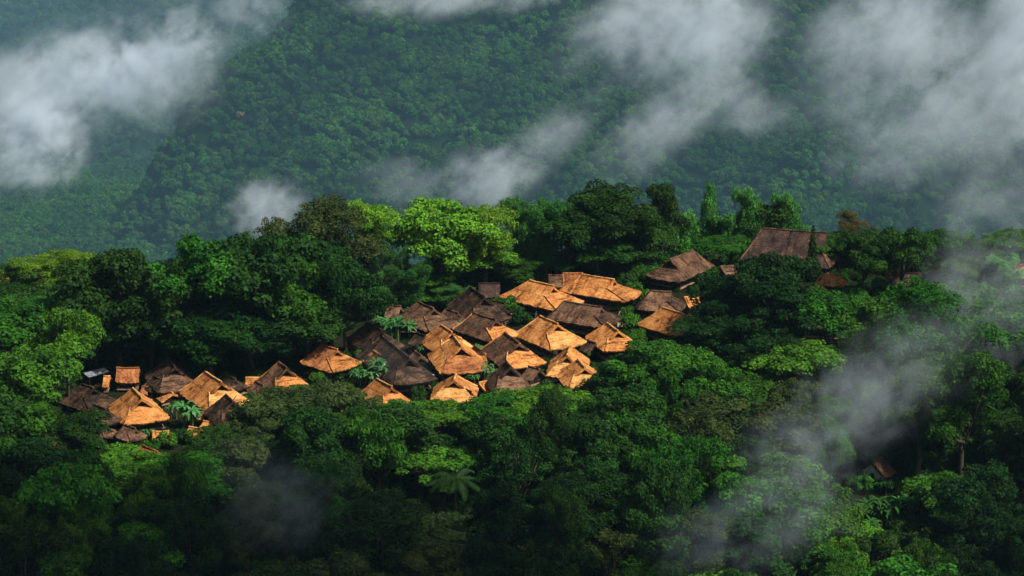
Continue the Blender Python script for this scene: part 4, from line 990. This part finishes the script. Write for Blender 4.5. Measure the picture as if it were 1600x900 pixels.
# ------------------------------------------------------------------ the far wood on the mountain, one mass
def far_forest():
    coll = bpy.data.collections.new('far_tree_shapes')
    for sd in range(5):
        rng = np.random.default_rng(300 + sd); lobes = []
        for k in range(13):
            an = rng.random() * 6.28; rr = 3.9 * math.sqrt(rng.random()); r = .8 + rng.random() * 1.5
            lobes.append((np.array([math.cos(an) * rr, math.sin(an) * rr, 5.0 - .16 * rr * rr + rng.random() * 2.2]), r, .9, .4 + .12 * rng.normal()))
        lobes.append((np.array([0, 0, 3.0]), 3.6, 1.0, .3))
        me = lobes_to_leaves(lobes, 26, .55, 900 + sd, 'far_crown', jitter=.6, aspect=.8); me.materials.append(FOL['far'])
        coll.objects.link(bpy.data.objects.new('far_crown', me))
    rng = np.random.default_rng(77); pts, sc = [], []
    y = 2380.0
    while y < 3600:
        x = -1000.0
        while x < 1000:
            px_, py_ = x + rng.uniform(-3, 3), y + rng.uniform(-3, 3)
            z = mount(px_, py_) - 4
            u, v = proj((px_, py_, z))
            if -380 < u < 1980 and -90 < v < 520:
                pts.append((px_, py_, z)); sc.append(rng.uniform(.85, 1.45) * (1.3 if rng.random() < .08 else 1))
            x += 6.3
        y += 5.6
    me = bpy.data.meshes.new('mountain_forest'); me.from_pydata(pts, [], []); me.update()
    a = me.attributes.new('sc', 'FLOAT', 'POINT'); a.data.foreach_set('value', sc)
    o = tag(link('mountain_forest', me), 'dense green forest covering the misty mountain slope behind the village', 'forest', kind='stuff')
    ng = bpy.data.node_groups.new('scatter', 'GeometryNodeTree')
    ng.interface.new_socket('Geometry', in_out='INPUT', socket_type='NodeSocketGeometry'); ng.interface.new_socket('Geometry', in_out='OUTPUT', socket_type='NodeSocketGeometry')
    n = ng.nodes; L = ng.links.new
    gi, go = n.new('NodeGroupInput'), n.new('NodeGroupOutput')
    ci = n.new('GeometryNodeCollectionInfo'); ci.inputs['Collection'].default_value = coll; ci.inputs['Separate Children'].default_value = True; ci.inputs['Reset Children'].default_value = True
    ip = n.new('GeometryNodeInstanceOnPoints'); ip.inputs['Pick Instance'].default_value = True
    rv = n.new('FunctionNodeRandomValue'); rv.data_type = 'FLOAT_VECTOR'; rv.inputs[1].default_value = (.1, .1, 6.28)
    na = n.new('GeometryNodeInputNamedAttribute'); na.data_type = 'FLOAT'; na.inputs['Name'].default_value = 'sc'
    L(gi.outputs[0], ip.inputs['Points']); L(ci.outputs[0], ip.inputs['Instance']); L(rv.outputs[0], ip.inputs['Rotation']); L(na.outputs[0], ip.inputs['Scale']); L(ip.outputs[0], go.inputs[0])
    md = o.modifiers.new('scatter', 'NODES'); md.node_group = ng
    print('far trees', len(pts))
    # undergrowth on the village slopes
    coll2 = bpy.data.collections.new('undergrowth_shapes')
    for k, (f, _s) in enumerate(SHRUBS):
        m2 = f.copy(); m2.materials.clear(); m2.materials.append(FOL['dark']); coll2.objects.link(bpy.data.objects.new('undergrowth_bush', m2))
    pts, sc = [], []
    for k in range(4200):
        x, y = rng.uniform(-140, 140), rng.uniform(450, 680)
        u, v = proj((x, y, 0))
        if any(abs(h[5] - y) < 5.5 and abs(h[6] - x) < 6 for h in HOUSES): continue
        e0 = interp(EDGE, x)
        if e0 < y and v > interp(BACKV, u) and rng.random() < .25: continue
        pts.append((x, y, ground(x, y) - .3)); sc.append(rng.uniform(.4, .9) if (y > e0 and v > interp(BACKV, u)) else rng.uniform(.7, 1.5))
    me = bpy.data.meshes.new('undergrowth'); me.from_pydata(pts, [], []); me.update()
    a = me.attributes.new('sc', 'FLOAT', 'POINT'); a.data.foreach_set('value', sc)
    o2 = tag(link('undergrowth', me), 'dark low undergrowth covering the ground under the trees', 'undergrowth', kind='stuff')
    ng2 = ng.copy()
    for q in ng2.nodes:
        if q.bl_idname == 'GeometryNodeCollectionInfo': q.inputs['Collection'].default_value = coll2
    o2.modifiers.new('scatter', 'NODES').node_group = ng2
far_forest()
def far_tree(u, v, sp, label, s):
    lo, hi = 2200.0, 3600.0; y = lo
    while y < hi:
        p = at_y(u, v, y)
        if p.z < mount(p.x, p.y): break
        y += 4
    e = empty('mountain_tree', (p.x, p.y - 3, p.z), 0, (s, s, s)); tag(e, label, 'tree')
    link('crown', PROTO['broad2'][0], e, FOL[sp]); link('trunk', PROTO['broad2'][1], e)
far_tree(376, 190, 'tan', 'pale tan tree standing out on the mountain slope at the upper left', .6)
far_tree(738, 212, 'bright', 'lighter yellow green tree high on the middle of the mountain slope', .5)

# ------------------------------------------------------------------ air: haze box and drifting mist
def haze():
    m, nt = newmat('haze_air'); p = N(nt, 'ShaderNodeVolumePrincipled')
    p.inputs['Color'].default_value = (.40, .74, .95, 1); p.inputs['Density'].default_value = 0.00002; p.inputs['Anisotropy'].default_value = 0.0
    o = N(nt, 'ShaderNodeOutputMaterial'); nt.links.new(p.outputs[0], o.inputs['Volume'])
    b = MB().box((0, 1800, -80), (4200, 4800, 1000)).build('haze', m); tag(b, kind='stuff')
haze()
def mist_mat(i, dens, scale, lo, hi, col):
    m, nt = newmat('mist_%d' % i); L = nt.links.new
    tc = N(nt, 'ShaderNodeTexCoord'); g = N(nt, 'ShaderNodeNewGeometry')
    ln = N(nt, 'ShaderNodeVectorMath', operation='LENGTH'); L(tc.outputs['Object'], ln.inputs[0])
    f = N(nt, 'ShaderNodeMapRange', interpolation_type='SMOOTHSTEP'); L(ln.outputs['Value'], f.inputs[0])
    f.inputs[1].default_value = 1.0; f.inputs[2].default_value = .15; f.inputs[3].default_value = 0; f.inputs[4].default_value = 1
    no = N(nt, 'ShaderNodeTexNoise', Scale=1.15 / scale, Detail=6, Roughness=.66, Distortion=.7); 
    mp = N(nt, 'ShaderNodeMapping'); mp.inputs['Scale'].default_value = (.82, 1.0, 1.15)
    mr = N(nt, 'ShaderNodeMapping'); mr.inputs['Rotation'].default_value = (0, R_(40), 0); L(g.outputs['Position'], mr.inputs[0]); L(mr.outputs[0], mp.inputs[0]); L(mp.outputs[0], no.inputs['Vector'])
    # eat into the edge with the noise so the outline is ragged
    fi = N(nt, 'ShaderNodeTexNoise', Scale=4 / scale, Detail=3, Roughness=.6, Distortion=.4); L(mp.outputs[0], fi.inputs['Vector'])
    q = mathn(nt, 'ADD', mathn(nt, 'MULTIPLY_ADD', fi.outputs[0], .60, mathn(nt, 'SUBTRACT', no.outputs[0], .30)), mathn(nt, 'MULTIPLY', f.outputs[0], .16))
    k = N(nt, 'ShaderNodeMapRange', interpolation_type='SMOOTHSTEP'); L(q, k.inputs[0])
    k.inputs[1].default_value = lo; k.inputs[2].default_value = hi; k.inputs[3].default_value = 0; k.inputs[4].default_value = dens
    d = mathn(nt, 'MULTIPLY', k.outputs[0], mathn(nt, 'MINIMUM', mathn(nt, 'MULTIPLY', f.outputs[0], 1.5), 1.0))
    p = N(nt, 'ShaderNodeVolumePrincipled'); p.inputs['Color'].default_value = rgb4(col); p.inputs['Anisotropy'].default_value = 0.0
    L(d, p.inputs['Density']); o = N(nt, 'ShaderNodeOutputMaterial'); L(p.outputs[0], o.inputs['Volume'])
    return m
def mist(i, u, v, ru, rv, rot, y, dens, scale, name='mist', lo=.46, hi=.84, col=(.86, .93, 1.0), depth=.8):
    c = at_y(u, v, y); s = y / FPX * 1.05
    bm = bmesh.new(); bmesh.ops.create_icosphere(bm, subdivisions=3, radius=1.0)
    me = bpy.data.meshes.new(name); bm.to_mesh(me); bm.free()
    o = link(name, me, None, mist_mat(i, dens, scale, lo, hi, col)); o.location = c
    o.scale = (ru * s * 1.2, max(ru, rv) * s * depth, rv * s * 1.2); o.rotation_euler = (0, -R_(rot), 0)
    tag(o, kind='stuff')
MIST = [
 # u, v, ru, rv, rot(deg, ccw), distance, density, noise size
 (50,225,110,90,35,2250,.055,45), (120,120,170,95,20,2300,.028,55), (225,130,150,80,10,2300,.022,55), (290,65,85,85,40,2300,.032,45), (15,150,110,90,0,2350,.022,60), (385,12,80,50,0,2350,.02,45),
 (640,-2,130,36,0,2300,.022,45), (790,-5,110,28,0,2300,.014,45),
 (1040,50,190,105,20,2200,.026,60), (1050,185,200,55,40,2150,.014,50), (1160,165,110,60,-20,2200,.012,50), (1130,50,120,90,0,2200,.012,50),
 (765,280,110,60,10,1900,.028,40), (850,225,120,50,42,1950,.015,40), (620,285,90,50,0,2000,.008,45),
 (1420,110,190,190,0,2000,.016,60), (1390,40,150,90,0,2000,.016,50), (1540,150,150,150,0,1900,.011,60), (1600,100,80,190,0,1800,.03,60), (1370,230,110,90,0,2000,.014,50),
 (415,328,80,58,15,1500,.055,32), (1560,320,170,90,0,1500,.008,50),
]
for i, a in enumerate(MIST): mist(i, *a[:6], a[6] * .95, a[7])
SMOKE = [
 (1500,400,50,110,-12,560,.022,13), (1545,500,110,90,-35,545,.020,15), (1590,440,80,100,0,560,.018,13), (1440,560,110,70,40,520,.014,13), (1370,600,120,80,42,508,.022,13), (1295,655,120,75,38,495,.026,12),
 (1250,750,80,110,30,478,.020,12), (1180,820,120,75,35,470,.022,12), (1080,845,100,60,15,466,.020,12), (440,775,110,80,25,474,.026,11), (400,735,60,70,60,476,.014,10), (615,570,60,40,0,548,.010,10),
 (540,420,80,60,0,600,.005,14),
]
for i, a in enumerate(SMOKE): mist(100 + i, a[0], a[1], a[2] * 1.25, a[3] * 1.35, a[4], a[5], a[6] * (1.0 if a[0] < 700 else 1.35), a[7], name='smoke', lo=.46, hi=.80, col=(.80, .93, 1.0), depth=.35)

def smooth_volume(name, loc, rad, dens, col, rot=0):
    bm = bmesh.new(); bmesh.ops.create_icosphere(bm, subdivisions=4, radius=1.0)
    me = bpy.data.meshes.new(name); bm.to_mesh(me); bm.free()
    m, nt = newmat(name + '_air'); p = N(nt, 'ShaderNodeVolumePrincipled'); p.inputs['Color'].default_value = rgb4(col); p.inputs['Density'].default_value = dens
    o_ = N(nt, 'ShaderNodeOutputMaterial'); nt.links.new(p.outputs[0], o_.inputs['Volume'])
    o = link(name, me, None, m); o.location = loc; o.scale = rad; o.rotation_euler = (0, 0, rot); return tag(o, kind='stuff')
smooth_volume('valley_mist', (-560, 3000, -380), (380, 330, 330), .0004, (.42, .72, .95))
smooth_volume('valley_mist', (0, 1950, -260), (1500, 1150, 420), .000055, (.32, .68, .92))
# unseen volumes added above the frame, only to shade the foot of the slope
def add_shade_volume(x, y, z, rx, ry, zc=440.0):
    k = (zc - z); sx, sy = sdir.x / sdir.z, sdir.y / sdir.z
    smooth_volume('added_shade_volume', (x + sx * k, y + sy * k, zc), (rx, ry, 16), .07, (.95, .96, 1.0))
add_shade_volume(-64, 472, -10, 85, 32)
add_shade_volume(-5, 463, -14, 46, 27)
add_shade_volume(112, 497, -14, 24, 24)
# labels that still coincide are told apart by their order from left to right
def settle():
    by = {}
    for o in scene.objects:
        if o.parent is None and o.get('label') and o.get('category'): by.setdefault(o['label'], []).append(o)
    for lab, os_ in by.items():
        if len(os_) < 2: continue
        os_.sort(key=lambda o: proj(o.location)[0])
        names = {2: ['left one', 'right one'], 3: ['leftmost one', 'middle one', 'rightmost one'], 4: ['leftmost one', 'second from left', 'third from left', 'rightmost one']}.get(len(os_))
        if not names: names = ['leftmost of these'] + ['%s from left' % w_ for w_ in ('second', 'third', 'fourth', 'fifth', 'sixth', 'seventh', 'eighth')][:len(os_) - 2] + ['rightmost of these']
        for o, n_ in zip(os_, names): o['label'] = lab + ', ' + n_
settle()
